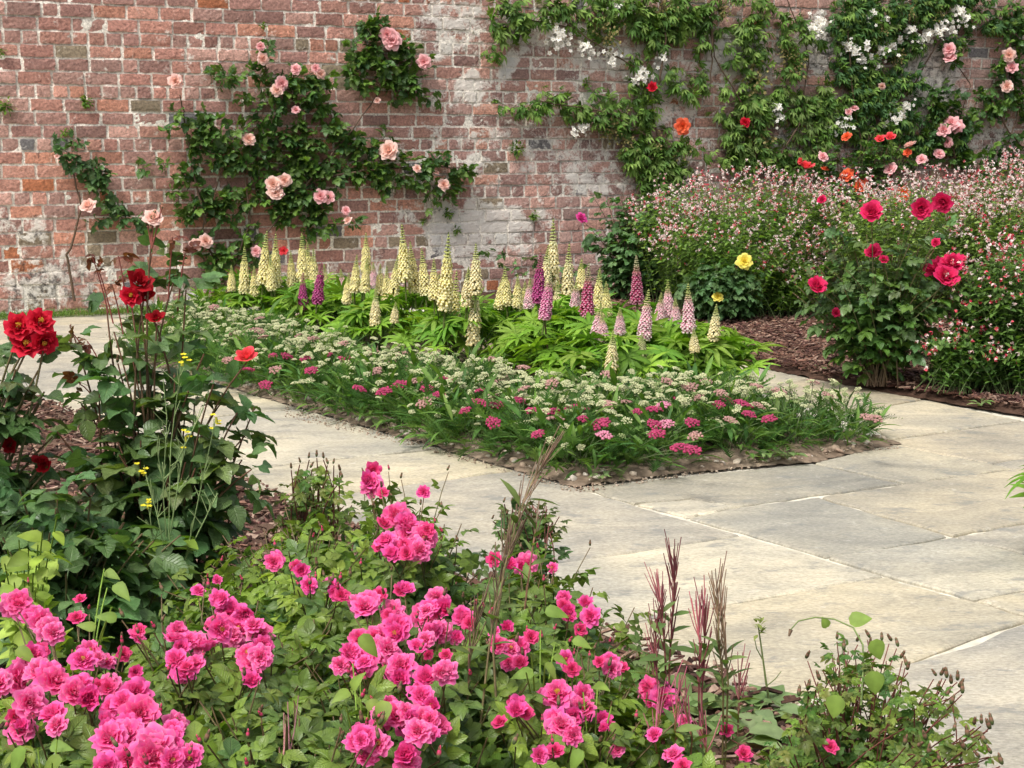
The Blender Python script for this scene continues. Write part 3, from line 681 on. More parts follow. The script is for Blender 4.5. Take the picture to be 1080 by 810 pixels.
CRIM = [bloom_mesh('crimson_bloom', (.50, .008, .06), (.70, .018, .12), 30 + i, 6, .82, .12, (4, 5, 6, 6, 7, 7), None, (.76, .05, .18)) for i in range(3)]
RED = [bloom_mesh('red_bloom', (.42, .004, .012), (.62, .010, .035), 40 + i, 5, .88, .16, (3, 4, 6, 7, 7), (.5, .25, .05), (.70, .03, .07)) for i in range(3)]
DRED = [bloom_mesh('dark_red_bloom', (.20, .003, .008), (.36, .006, .014), 45 + i, 4, .75, .09, (3, 4, 4, 5), None, (.42, .01, .02)) for i in range(2)]
CORAL = [bloom_mesh('coral_bloom', (.78, .06, .05), (.86, .075, .10), 50 + i, 5, .78, .06, (3, 4, 5, 5, 5), None, (.90, .14, .17)) for i in range(2)]
ORANGE = [bloom_mesh('orange_bloom', (.85, .18, .03), (.85, .14, .06), 60 + i, 5, 1.0, .09, (3, 4, 5, 6, 6), None, (.88, .22, .12)) for i in range(2)]
PEACH = [bloom_mesh('peach_bloom', (.86, .50, .36), (.88, .60, .53), 70 + i, 6, 1.0, .09, (4, 5, 6, 7, 7, 7), None, (.90, .72, .66)) for i in range(3)]
BLUSH = [bloom_mesh('blush_bloom', (.84, .36, .38), (.86, .46, .48), 80 + i, 5, 1.0, .09, (3, 5, 6, 6, 7), None, (.88, .62, .62)) for i in range(2)]
MAGENTA = [bloom_mesh('magenta_bloom', (.48, .02, .16), (.68, .05, .30), 90 + i, 5, 1.0, .11, (3, 5, 5, 6, 6), None, (.74, .12, .40)) for i in range(2)]
YELLOW = [bloom_mesh('yellow_bloom', (.85, .68, .03), (.86, .76, .12), 95, 5, 1.05, .08, (3, 4, 5, 6, 7), None, (.88, .82, .30))]
BUDG = bud_mesh('green_bud', (.30, .16, .11)); BUDP = bud_mesh('pink_bud', (.78, .07, .2)); BUDR = bud_mesh('red_bud', (.55, .01, .03)); BUDC = bud_mesh('peach_bud', (.85, .42, .30))

def face(p, up=.6, cam=.7, r=.3):
    return zframe(unit(np.array([0, 0, up]) + unit(CAM - p) * cam + rng.normal(0, r, 3)), U(0, 6.28))
def pick(a): return a[int(rng.integers(len(a)))]

# ------------------------------------------------------------------ rose bushes standing in the ground
def rose_bush(name, label, base, centre, radii, blooms, nshoot, leafsize, cols, temps, group=None, cane=GREENC, tip=None, buds=(), nleaf=7, t0=.25, cane_r=.004, dips=(), cat='rose bush', cull=True, shoots=(), lows=0, mat=None, sprays=(), reds=()):
    """blooms: (world point, radius, meshes); buds: (world point, size, mesh); shoots: explicit tips"""
    base = np.array(base); t = thing(name, label, cat, base, group); st = MB(); lv = Leaves(); centre = np.array(centre); radii = np.array(radii)
    tips = [(np.array(b[0]), 1) for b in blooms] + [(np.array(b[0]), 2) for b in buds] + [(np.array(s), 3) for s in shoots]
    for i in range(nshoot):
        v = unit(rng.normal(0, 1, 3)); v[2] = abs(v[2]) if rng.random() < .72 else v[2]
        tips.append((centre + v * radii * U(.55, 1.0) ** .7, 0))
    for p, k in tips:
        b = base + np.r_[rng.normal(0, .035, 2), 0]
        rel = p - b; mid = b + rel * [.35, .35, .62] + rng.normal(0, .03, 3)
        end = p - np.array([0, 0, .012]) if k else p
        pts = bez(b, mid, end, 10); g = np.linspace(0, 1, 10)[:, None]
        cc = np.array(WOOD) * (1 - g) + np.array(cane) * g
        if tip is not None: cc = cc * (1 - g ** 4 * .6) + np.array(REDC) * g ** 4 * .6
        tube(st, pts, cane_r * U(.8, 1.3), cane_r * .45, cc, 5)
        n = nleaf if k != 1 else max(3, nleaf - 2)
        lv.along(pts, t0 if k != 1 else max(t0, .35), 1.0 if k in (0, 3) else .93, n, leafsize, cols, tip)
    for i in range(lows):
        v = rng.normal(0, 1, 3); v = unit(v) * radii * U(.5, 1.0); v[2] = -abs(v[2]) * .9; q = centre + v
        lv.along(bez(base, (base + q) / 2, q, 5), .6, 1, 4, leafsize, cols)
    for s_ in shoots:
        for k in range(2): lv.one(np.array(s_) - [0, 0, .01], unit(rng.normal(0, 1, 3) + [0, -.2, .2]), UP + rng.normal(0, .4, 3), leafsize * U(.5, .9), jit(pick(cols), .2))
    for s_ in reds:
        s_ = np.array(s_); an = s_ * .75 + (centre + [0, 0, radii[2]]) * .25 - [0, 0, .05]; tube(st, bez(an, (an + s_) / 2 + [0, 0, .02], s_, 5), cane_r * .55, cane_r * .4, (.20, .05, .04), 4)
        for k in range(3): lv.one(s_, unit(rng.normal(0, 1, 3) + [0, -.2, -.1]), UP + rng.normal(0, .5, 3), leafsize * U(.20, .36), jit(pick([(.16, .035, .025), (.20, .06, .03), (.14, .06, .03)]), .2))
    buds = list(buds)
    for an, bb in sprays:
        for b_ in bb: tube(st, bez(np.array(an), (np.array(an) + b_[0]) / 2, np.array(b_[0]), 5), cane_r * .6, cane_r * .45, (.25, .08, .06), 4); buds.append(b_)
    st.build('cane', M_STEM, t)
    av = [(np.array(b[0]), b[1]) for b in blooms] if cull else None
    lv.build('foliage', t, temps, mat or M_ROSELEAF, av)
    for b in blooms:
        o = put('bloom', pick(b[2]), t, b[0], face(np.array(b[0]), *(b[3] if len(b) > 3 else ())), b[1] * .80)
        if b[2] in (PINK, RED) and rng.random() < (.15 if b[2] is PINK else 1):
            c_ = bpy.data.objects.new('stamens', STAM); col.objects.link(c_); c_.parent = o; c_.location = (0, 0, .18)
    for b in buds:
        put('bud', b[2], t, b[0], zframe(np.array([rng.normal(0, .35), rng.normal(0, .35), 1.0]), U(0, 6)), b[1])
    return t

# ---- pink floribunda bushes along the path corner
PB = [(15,638,14),(43,656,14),(56,668,11),(20,717,18),(41,708,15),(58,719,16),(87,697,13),(111,698,11),(93,738,17),(115,724,14),(144,730,15),(56,754,15),(22,769,15),(111,762,12),(130,690,9),
 (148,752,19),(133,775,19),(163,788,22),(141,802,18),(185,765,14),(118,806,18),(190,800,15),(244,649,17),(246,667,18),(218,684,15),(274,668,14),(262,690,13),(230,632,10),(185,675,13),(193,708,14),(206,700,11),(267,699,15),(209,623,7),(81,652,9),(144,671,10),(85,632,7),(229,612,6),
 (289,593,10),(318,602,10),(326,617,9),(355,625,11),(385,640,14),(381,699,18),(397,683,13),(400,577,8),(381,777,15),(403,760,12),(392,511,13),(404,520,7),(447,519,8),(429,554,16),(447,567,15),(407,571,12),(418,583,13),(440,579,14),
 (360,628,9),(400,628,9),(427,623,11),(377,697,14),(418,662,17),(414,645,13),(447,649,14),(470,643,15),(488,651,12),(455,669,14),(480,673,10),(440,682,10),(418,706,17),(451,717,16),(470,709,13),(444,734,13),(403,688,12),(418,754,16),(444,757,18),(462,765,13),(384,778,14),(429,797,17),(414,747,12),
 (521,590,9),(555,595,13),(583,599,6),(596,632,10),(599,652,11),(623,650,11),(612,664,8),(534,662,10),(525,680,10),(547,684,13),(536,699,9),(560,672,9),(596,695,9),(603,706,9),(644,699,11),(657,704,7),(632,698,7),(544,747,14),(527,762,9),(555,752,9),(588,732,16),(614,747,14),(592,765,15),(636,762,13),(584,795,12),(604,776,10),(699,736,14),(651,791,8),(710,796,11),(690,775,9),(722,760,8)]
def canopy_z(px, py):
    z = .52 if px < 470 else .52 - .20 * min(1, (px - 470) / 230)
    return z if py > 640 else z - .08 * (640 - py) / 130
def Bp(px, py, dz=0.0):
    z = canopy_z(px, py) + dz; return G(px, py, z)
# bush: label, centre px (on canopy), radii, extra shoots, palette
BUSH = [('pink floribunda rose bush filling the bottom left corner, largest bloom trusses', (70, 745), (.34, .36, .26), 80, LIME + MID + DARK),
        ('pink floribunda rose bush left of centre, blooms opening from reddish bud sprays', (225, 675), (.30, .34, .24), 80, MID + DARK),
        ('pink floribunda rose bush with few blooms on the path edge beside the tall red rose', (310, 580), (.34, .36, .22), 80, MID + LIME),
        ('upright pink floribunda rose bush with one large round truss against the path', (425, 555), (.22, .26, .26), 50, DARK + MID),
        ('pink floribunda rose bush in the middle front with a ring of full trusses', (430, 690), (.26, .36, .24), 85, DARK + MID),
        ('low pink floribunda rose bush in the very front below the middle trusses', (300, 770), (.26, .28, .26), 80, DARK + MID),
        ('pink floribunda rose bush leaning over the paving with brown seed stems through it', (560, 630), (.24, .32, .16), 70, DARK + MID),
        ('pink floribunda rose bush at bottom centre beside the red willowherb stems', (600, 750), (.26, .30, .20), 80, MID + LIME)]
ctrs = [np.array(b[1], float) for b in BUSH]
asg = [[] for _ in BUSH]
for b in PB:
    dd = [np.hypot((b[0] - c[0]), (b[1] - c[1]) * 1.1) for c in ctrs]; asg[int(np.argmin(dd))].append(b)
for i, (lab, (cx, cy), rad, ns, pal) in enumerate(BUSH):
    top = Bp(cx, cy); cen = top - np.array([0, -.06, rad[2] * .85]); base = np.array([cen[0], cen[1], .03])
    bl = []
    for (px, py, r) in [b for b in asg[i]] + [(b[0] + rng.normal(0, b[2] * .62), b[1] + rng.normal(0, b[2] * .55), b[2] * U(.6, .95)) for b in asg[i] for _ in range(3 if b[2] > 15 else (2 if b[2] > 11 else (1 if b[2] > 9 else 0)))]:
        p = Bp(px, py, U(-.01, .04)); dist = np.linalg.norm(p - CAM); bl.append((p  , r * .98 * dist / F, DPINK if (r < 10 and rng.random() < .6) else PINK, (.45, .8, .28)))
    bd = []
    for k in range(26):
        q = asg[i][int(rng.integers(len(asg[i])))] if asg[i] and rng.random() < .75 else (cx + U(-70, 70), cy + U(-60, 50), 10)
        p = Bp(q[0] + rng.normal(0, 16), q[1] - U(2, 26), U(.0, .05)); bd.append((p, U(.008, .012), BUDP if rng.random() < .45 else BUDG))
    rose_bush('floribunda_rose', lab, base, cen, rad, bl, int(ns * 1.5), .064, [(c[0] * 1.35, c[1] * 1.22, c[2]) for c in pal] + LIME[:2] + DARK[:2],  ROSE_HI, 'pink floribunda roses in the foreground', GREENC, (.20, .26, .05), bd, 12, .22, .0024, lows=40)

# bud bush at the bottom right
cen = G(895, 795, .25); base = np.array([cen[0], cen[1], .0])
bd = [(G(x, y, .40), U(.010, .014), BUDG) for x, y in [(883, 670), (890, 680), (905, 673), (915, 668), (930, 671), (938, 672), (946, 677), (918, 676), (952, 690), (955, 697), (958, 702), (852, 690), (853, 722), (843, 728), (884, 697), (863, 712), (985, 709), (994, 708), (998, 709), (1010, 712), (1003, 716), (1014, 720), (1015, 725), (1000, 730), (1005, 737), (990, 722), (1028, 760), (1035, 758), (1042, 763), (1045, 758), (1020, 771), (1037, 778), (1043, 790), (1055, 800), (1015, 785), (1007, 766), (975, 775), (980, 790), (970, 785), (955, 780), (1030, 795), (990, 798)]]
bl = [(G(876, 788, .33), .012, DPINK), (G(784, 795, .33), .014, DPINK), (G(766, 770, .30), .013, DPINK)]
rose_bush('floribunda_rose', 'rose bush covered in brown pointed buds at the bottom right over paving', base, cen, (.15, .18, .13), bl, 34, .036, MID + LIME + MID, ROSE_HI, 'pink floribunda roses in the foreground', REDC, (.20, .19, .05), bd, 11, .25, .0022, lows=6,
          shoots=[G(x, y, .40) for x, y in [(880, 690), (895, 680), (935, 690), (860, 720), (948, 705), (910, 690), (925, 715), (965, 740), (885, 700), (900, 700), (920, 695), (870, 735), (850, 745), (840, 760), (820, 775), (810, 790), (940, 740), (955, 760), (890, 672), (878, 682), (902, 684), (868, 700), (895, 710), (912, 705), (925, 700), (880, 720), (905, 725), (857, 735), (845, 752), (832, 768), (935, 720), (950, 730), (990, 730), (1000, 745), (1030, 775), (1045, 790), (975, 790)]])
# tall bud shoot behind
cen = G(335, 545, .34); base = np.array([*G(335, 640, .1)[:2], .03])
bd = [(G(x, y, .50), U(.010, .013), BUDG) for x, y in [(307, 491), (316, 485), (326, 480), (334, 478), (341, 480), (345, 486), (352, 486), (358, 493), (329, 490), (360, 500)]]
rose_bush('floribunda_rose', 'slim rose shoot topped with brown buds standing alone before the paving', base, cen, (.10, .12, .14), [], 30, .048, MID + LIME, ROSE_HI, 'pink floribunda roses in the foreground', REDC, (.20, .17, .05), bd, 8, .35, .003, shoots=[G(x, y, .48) for x, y in [(315, 500), (330, 495), (345, 500), (352, 510)]])
cen = G(560, 560, .26); base = np.array([*G(560, 660, .05)[:2], .0])
bd = [(G(x, y, .40), U(.009, .012), BUDG) for x, y in [(532, 527), (540, 527), (545, 535), (559, 535), (520, 545), (535, 540), (552, 530), (548, 522)]]
rose_bush('floribunda_rose', 'slim rose shoot with brown buds and dark leaves behind brown grass stems', base, cen, (.08, .10, .10), [], 28, .048, DARK + MID, ROSE_HI, 'pink floribunda roses in the foreground', REDC, (.15, .13, .05), bd, 8, .35, .003, shoots=[G(x, y, .38) for x, y in [(535, 540), (548, 535), (525, 555), (510, 580)]])

# ---- tall red rose on the left
Yr = 3.55
pr = lambda x, y, dy=0: P(x, y, Yr + dy)
base = np.array([*pr(165, 640)[:2], .05]); cen = pr(165, 515)
bl = [(pr(146, 298), .036, DRED), (pr(154, 312, .03), .030, DRED), (pr(138, 312), .026, RED), (pr(165, 336), .024, DRED), (pr(260, 377), .031, CORAL, (.9, .5, .15)), (pr(161, 230), .022, PEACH, (.8, .5, .2))]
bd = [(pr(124, 378), .015, BUDG), (pr(197, 490), .014, BUDG), (pr(184, 397), .014, BUDG), (pr(127, 480), .014, BUDG), (pr(235, 500), .012, BUDP), (pr(215, 510), .012, BUDP)]
sh = [pr(x, y, U(-.12, .15)) for x, y in [(112, 318), (78, 350), (196, 300), (120, 345), (215, 368), (85, 420), (60, 450), (250, 430), (262, 450), (255, 480), (240, 410), (265, 490), (268, 425), (225, 400), (105, 395), (150, 400), (180, 410), (160, 262), (186, 282), (140, 375), (205, 420), (120, 430)]]
rose_bush('rose_bush', 'tall red rose bush with large crinkled blue green leaves beside the left path', base, cen, (.22, .22, .22), bl, 26, .135, BLUEG + BLUEG + [(.13, .21, .06), (.16, .22, .07)], ROSE_BIG, None, (.12, .085, .04), (.11, .13, .05), bd, 6, .26, .0042, lows=18, shoots=sh, reds=[pr(x, y) for x, y in [(97, 270), (104, 285), (77, 352), (92, 360), (84, 405), (125, 270), (118, 300), (195, 268), (182, 250)]], sprays=[(pr(160, 262), [(pr(155, 233), .016, BUDC), (pr(162, 226), .018, BUDC), (pr(167, 236), .016, BUDC), (pr(171, 217), .010, BUDC), (pr(159, 240), .014, BUDC)])])
# red floribunda at the left frame edge
base = np.array([*P(-60, 600, 3.3)[:2], .04]); q = lambda x, y, dy=0: P(x, y, 3.3 + dy); cen = q(-50, 470)
bl = [(q(20, 345), .033, RED), (q(42, 340), .032, RED), (q(28, 364), .034, RED), (q(46, 360), .030, RED), (q(10, 470), .02, DRED), (q(48, 492), .022, DRED), (q(42, 487), .02, DRED)]
rose_bush('rose_bush', 'red rose bush at the left frame edge with a cluster of four bright red blooms', base, cen, (.24, .2, .26), bl, 30, .115, DARK + BLUEG, ROSE_BIG, None, GREENC, (.12, .12, .05), [(q(10, 520), .012, BUDR)], 6, .4, .005, lows=20, shoots=[q(x, y) for x, y in [(20, 400), (40, 385), (15, 380), (10, 430), (30, 425), (8, 480), (20, 520), (5, 560), (30, 500), (50, 545), (25, 560)]])
# dark undergrowth rose between
base = np.array([*P(60, 640, 3.0)[:2], .04]); q = lambda x, y, dy=0: P(x, y, 3.0 + dy); cen = q(70, 590)
rose_bush('rose_bush', 'low rose with broad blue green leaves and spent brown flowers under the red roses', base, cen, (.26, .2, .12), [], 24, .13, BLUEG, ROSE_BIG, None, GREENC, (.11, .17, .05), [(q(105, 560), .014, BUDG), (q(130, 545), .014, BUDG)], 6, .4, .004, lows=10, shoots=[q(x, y) for x, y in [(60, 510), (95, 520), (20, 510), (80, 545), (120, 560), (30, 540)]])

# ---- roses in the mulch bed, right
Yc = 7.15; q = lambda x, y, dy=0: P(x, y, Yc + dy)
base = np.array([*G(925, 412)[:2], .03]); Yc = base[1]; cen = q(928, 312)
cb = [(919, 224, 14), (971, 220, 13), (995, 213, 13), (992, 284, 19), (1005, 279, 17), (997, 293, 16), (921, 266, 11), (861, 302, 13), (867, 211, 6), (882, 330, 6), (932, 274, 6), (987, 256, 6)]
bl = [(q(x, y, U(-.25, .05)), r * .90 * Yc / F, CRIM, (.5, .8, .25)) for x, y, r in cb]
rose_bush('rose_bush', 'crimson rose bush with big double blooms above dark leaves in the mulch bed', base, cen, (.48, .30, .38), bl, 54, .11, BLUEG + MID + [(.13, .23, .07)], ROSE_LO, None, GREENC, (.10, .13, .05), [(q(x, y), .013, BUDR) for x, y in [(940, 270), (951, 268), (902, 318), (955, 301), (880, 345), (985, 262)]], 9, .2, .004, lows=22,
          shoots=[q(x, y) for x, y in [(870, 250), (885, 240), (900, 250), (950, 250), (960, 290), (880, 290), (1000, 240), (1000, 330), (865, 330), (875, 360), (1010, 350)]])
base = np.array([*G(668, 322)[:2], .03]); Ym = base[1]; q = lambda x, y, dy=0: P(x, y, Ym + dy); cen = q(682, 255)
rose_bush('rose_bush', 'magenta rose bush with arching canes before the brick wall', base, cen, (.40, .3, .46), [(q(x, y, -.1), r * 1.1 * Ym / F, MAGENTA) for x, y, r in [(720, 245, 10), (712, 271, 7), (613, 230, 6), (718, 255, 6), (722, 300, 4)]], 90, .125, BLUEG, ROSE_LO, None, WOOD, None, (), 8, .2, .0045, lows=35,
          shoots=[q(x, y) for x, y in [(625, 205), (640, 210), (620, 250), (645, 230), (660, 220), (560, 270), (690, 240), (635, 260), (525, 275), (512, 262), (540, 285)]])
base = np.array([*G(762, 345)[:2], .03]); Yy = base[1]; q = lambda x, y, dy=0: P(x, y, Yy + dy); cen = q(760, 305)
rose_bush('rose_bush', 'small rose with two lemon yellow blooms in front of the salvia', base, cen, (.32, .25, .20), [(q(785, 276, -.1), .056, YELLOW, (.3, 1, .15)), (q(757, 313, -.2), .038, YELLOW, (.5, .8, .2))], 60, .11, DARK + BLUEG, ROSE_LO, None, GREENC, None, (), 8, .2, .004, lows=30)
# orange roses behind the salvia
base = Wp(900, 300, .55); base[2] = .03; Yo = base[1]; q = lambda x, y, dy=0: P(x, y, Yo + dy); cen = q(900, 185)
ob = [(850, 176, 8, CORAL), (893, 185, 7, ORANGE), (907, 196, 7, ORANGE), (893, 144, 5, ORANGE), (939, 145, 6, CORAL), (928, 147, 5, CORAL), (952, 204, 7, ORANGE), (960, 153, 6, PEACH), (957, 161, 4, ORANGE), (939, 178, 6, BLUSH), (870, 178, 4, ORANGE), (868, 165, 5, BLUSH), (972, 168, 5, BLUSH), (845, 170, 4, CORAL)]
rose_bush('rose_bush', 'bush of orange and coral roses between the salvias and the wall', base, cen, (.55, .2, .42), [(q(x, y, -.1), r * 1.15 * Yo / F, k) for x, y, r, k in ob], 90, .12, DARK + MID, ROSE_LO, None, WOOD, None, (), 8, .25, .004)

# ------------------------------------------------------------------ salvia with tiny red and white flowers
def sal_flower(c1, c2):
    mb = MB(); T = leaflet(1, .42, .5, .5, 2, .8); mb.inst(T, frames(np.array([[0, .8, .5], [.6, .5, -.3], [-.6, .5, -.3]]), np.array([[0, -.3, 1.]] * 3)) * np.array([.8, 1, 1])[:, None, None], np.zeros((3, 3)), np.array([c1, c2, c2]))
    B = blob(4, 3, .22, .22, .5); mb.inst(B, [np.eye(3)], [[0, -.2, -.2]], [[.30, .05, .06]]); return mb.mesh('salvia_flower', M_PETAL)
SALF = [sal_flower((.85, .80, .76), (.84, .76, .72)), sal_flower((.84, .74, .70), (.72, .10, .14)), sal_flower((.80, .55, .52), (.66, .05, .10)), sal_flower((.86, .82, .80), (.85, .62, .60))]
def salvia(label, gx, gy, blobs, n, nf, cols, white):
    base = G(gx, gy); base[2] = .03; t = thing('salvia_bush', label, 'salvia', base, 'red and white salvias in the mulch bed'); st, lv = MB(), Leaves(); heads = []
    wts = np.array([b[5] for b in blobs], float); wts /= wts.sum()
    for i in range(n):
        x, y, dy, rx, ry, _ = blobs[int(rng.choice(len(blobs), p=wts))]; Yb = base[1] + dy; sc_ = Yb / F
        v = unit(rng.normal(0, 1, 3)); v[2] = abs(v[2]) * .9 + .1 if rng.random() < .75 else v[2] * .6
        tip = P(x, y, Yb) + v * np.array([rx * sc_, rx * sc_ * .8, ry * sc_]) * U(.6, 1.05) ** .6; tip[2] = max(tip[2], .1)
        b = np.array([tip[0] * .3 + base[0] * .7 if len(blobs) < 2 else P(x, y, Yb)[0] + rng.normal(0, .1), tip[1] + U(-.05, .15), .05]); pts = bez(b, b * .5 + tip * .5 + [0, 0, .08], tip, 7)
        tube(st, pts, .0025, .0012, GREENC, 4)
        lv.along(pts, .12, .97, 20, .048, cols, (.15, .24, .06), out=1.0, droop=0, young=.3)
        tg = unit(pts[-1] - pts[-2])
        for k in range(int(rng.integers(4, 9)) if rng.random() < .6 else int(rng.integers(0, 3))):
            heads.append(tip + tg * .016 * k + rng.normal(0, .010, 3))
    heads = np.array(heads); rng.shuffle(heads); heads = heads[:nf]
    st.build('stems', M_STEM, t); lv.build('foliage', t, SMALL_LEAF, M_SOFTLEAF)
    order = np.argsort(np.linalg.norm(heads - CAM, axis=1))
    for j in order[:90]:
        put('flower', SALF[int(rng.choice(4, p=white))], t, heads[j], face(heads[j], .1, 1, .6) @ np.array([[1, 0, 0], [0, 0, -1], [0, 1, 0]]), U(.012, .019))
    mb = MB()
    for kk in range(4):
        me = SALF[kk]; nv = len(me.vertices); V = np.zeros(nv * 3, np.float32); me.vertices.foreach_get('co', V); C = np.zeros(nv * 4, np.float32); me.color_attributes['Col'].data.foreach_get('color', C)
        Fc = np.array([list(p.vertices) + [-1] * (4 - len(p.vertices)) for p in me.polygons]); sel = [j for j in order[90:] if rng.random() < 1]
        lo = [int(a * len(sel)) for a in np.r_[0, np.cumsum(white)]]; ss = np.array(sel)[rng.permutation(len(sel))][lo[kk]:lo[kk + 1]]
        if len(ss) == 0: continue
        R = np.array([face(heads[j], .1, 1, .6) @ np.array([[1, 0, 0], [0, 0, -1], [0, 1, 0]]) for j in ss]) * U(.012, .019, (len(ss), 1, 1))
        mb.inst((V.reshape(-1, 3), Fc, C.reshape(-1, 4)[:, :3]), R, heads[ss], np.ones((len(ss), 3)))
    o = mb.build('flowers', M_PETAL, t); o['kind'] = 'stuff'
    return t
SALG = [(.13, .25, .04), (.17, .29, .05), (.10, .20, .035), (.21, .32, .07)]
salvia('rounded salvia bush with tiny red and white flowers behind the yellow rose', 780, 338, [(775, 268, 0, 85, 60, 3), (720, 235, .5, 60, 42, 2), (830, 245, .3, 60, 60, 2), (790, 212, .6, 90, 30, 2), (830, 300, -.1, 40, 35, 1)], 860, 2700, SALG, [.46, .14, .10, .30])
salvia('large salvia bush full of whitish flowers behind the crimson roses', 960, 348, [(950, 250, .5, 90, 60, 2), (1000, 225, .8, 80, 45, 2), (890, 225, .9, 50, 40, 1), (1060, 220, .7, 60, 50, 2), (1050, 260, .2, 60, 60, 2)], 1000, 3400, [(.22, .32, .08), (.25, .35, .09), (.17, .27, .06)], [.52, .12, .08, .28])
salvia('salvia bush with red flowers hanging over the mulch right of the crimson rose', 1060, 418, [(1055, 330, 0, 62, 70, 3), (1020, 375, -.1, 45, 30, 1.2), (1085, 380, -.15, 45, 38, 1.2), (1095, 290, .2, 50, 50, 1)], 620, 800, [(.075, .16, .035), (.10, .195, .04), (.06, .13, .03)], [.28, .22, .28, .22])

# ------------------------------------------------------------------ climbers on the wall
def climber(name, label, base_px, canes, areas, blooms, temps, size, cols, cat='climbing rose', tip=None, group=None, density=1.0, cluster=None, wood=WOOD, outw=.16, drop=.1, mat=None, tan=None):
    base = Wp(base_px[0], base_px[1], .10); base[2] = max(base[2], 0.0) if base_px[2] else base[2]
    t = thing(name, label, cat, base, group); st, lv = MB(), Leaves()
    for c in canes:
        pts = np.array([Wp(x, y, U(.03, .09)) for x, y in c]); tt = np.linspace(0, len(pts) - 1, len(pts) * 4); i = np.minimum(tt.astype(int), len(pts) - 2); f = (tt - i)[:, None]; f = f * f * (3 - 2 * f)
        pts = pts[i] * (1 - f) + pts[i + 1] * f; tube(st, pts + WN * .05 + rng.normal(0, .004, pts.shape), .011, .004, wood, 5)
    for x, y, rx, ry, w in areas:
        n = max(3, int(rx * ry * .022 * w * density * (1.3 if x > 500 else .66)))
        for k in range(n):
            a, r = U(0, 6.28), U(0, 1) ** .55; bx, by = x + rx * r * cos(a) * .8, y + ry * r * sin(a) * .8
            b = Wp(bx, by, .03); tipx, tipy = bx + rng.normal(0, 9), by + rng.normal(-2, 9); e = Wp(tipx, tipy, U(.05, outw * (1.1 - .6 * r)))
            pts = bez(b, (b + e) / 2 + WN * .04 + UP * .03, e, 6); tube(st, pts, .0025, .0012, GREENC, 3)
            lv.along(pts, .2, 1, 5, size, cols, tip, out=1, droop=drop, upn=.6, bias=WN * .7)
    if st.n: st.build('stem', M_STEM, t)
    av = [(Wp(x, y, .17), r * np.linalg.norm(Wp(x, y, .17) - CAM) / F) for x, y, r, k in blooms]
    lv.build('foliage', t, temps, mat or M_ROSELEAF, av)
    for (x, y, r, k), (p, rw) in zip(blooms, av): put('bloom', pick(k), t, p, face(p, .3, 1, .3), rw * .74)
    for (x, y, r) in cluster or (): 
        p = Wp(x, y, .14); put('flower_cluster', pick(WCL), t, p, face(p, .3, 1, .25), r * np.linalg.norm(p - CAM) / F)
    for (x, y, r) in tan or ():
        p = Wp(x, y, .12); put('seed_cluster', pick(TCL), t, p, face(p, .3, 1, .25), r * np.linalg.norm(p - CAM) / F)
    return t
def cluster_mesh(name, n, c, s, seed):
    r = np.random.default_rng(seed); mb = MB(); T = leaflet(1, .42, .25, .2, 2, .7)
    for i in range(n):
        o = r.normal(0, .5, 3) * [1, 1, .35]; Z = zframe(np.array([r.normal(0, .5), r.normal(0, .5), 1]), r.uniform(0, 6)); k = 5; a = np.arange(k) * 2 * pi / k
        tube(mb, [[0, 0, -.55], o * [.6, .6, 1] - [0, 0, .25], o], .025, .02, (.12, .2, .06), 3)
        d = (Z @ np.c_[np.cos(a), np.sin(a), np.full(k, .25)].T).T; cc = np.array(c) * r.uniform(.85, 1.08)
        mb.inst(T, frames(d, np.tile(Z[:, 2], (k, 1))) * s * r.uniform(.7, 1.1), np.tile(o, (k, 1)), np.tile(cc, (k, 1)))
        mb.inst(blob(4, 3, .25, .25, .25), [np.eye(3) * s * .6], [o + Z[:, 2] * s * .1], [[.55, .45, .12]])
    return mb.mesh(name, M_PETAL)
WCL = [cluster_mesh('white_cluster', 14 + 5 * i, (.84, .84, .78), .30, i) for i in range(3)]
TCL = [cluster_mesh('tan_cluster', 60, (.33, .29, .12), .13, 9 + i) for i in range(2)]

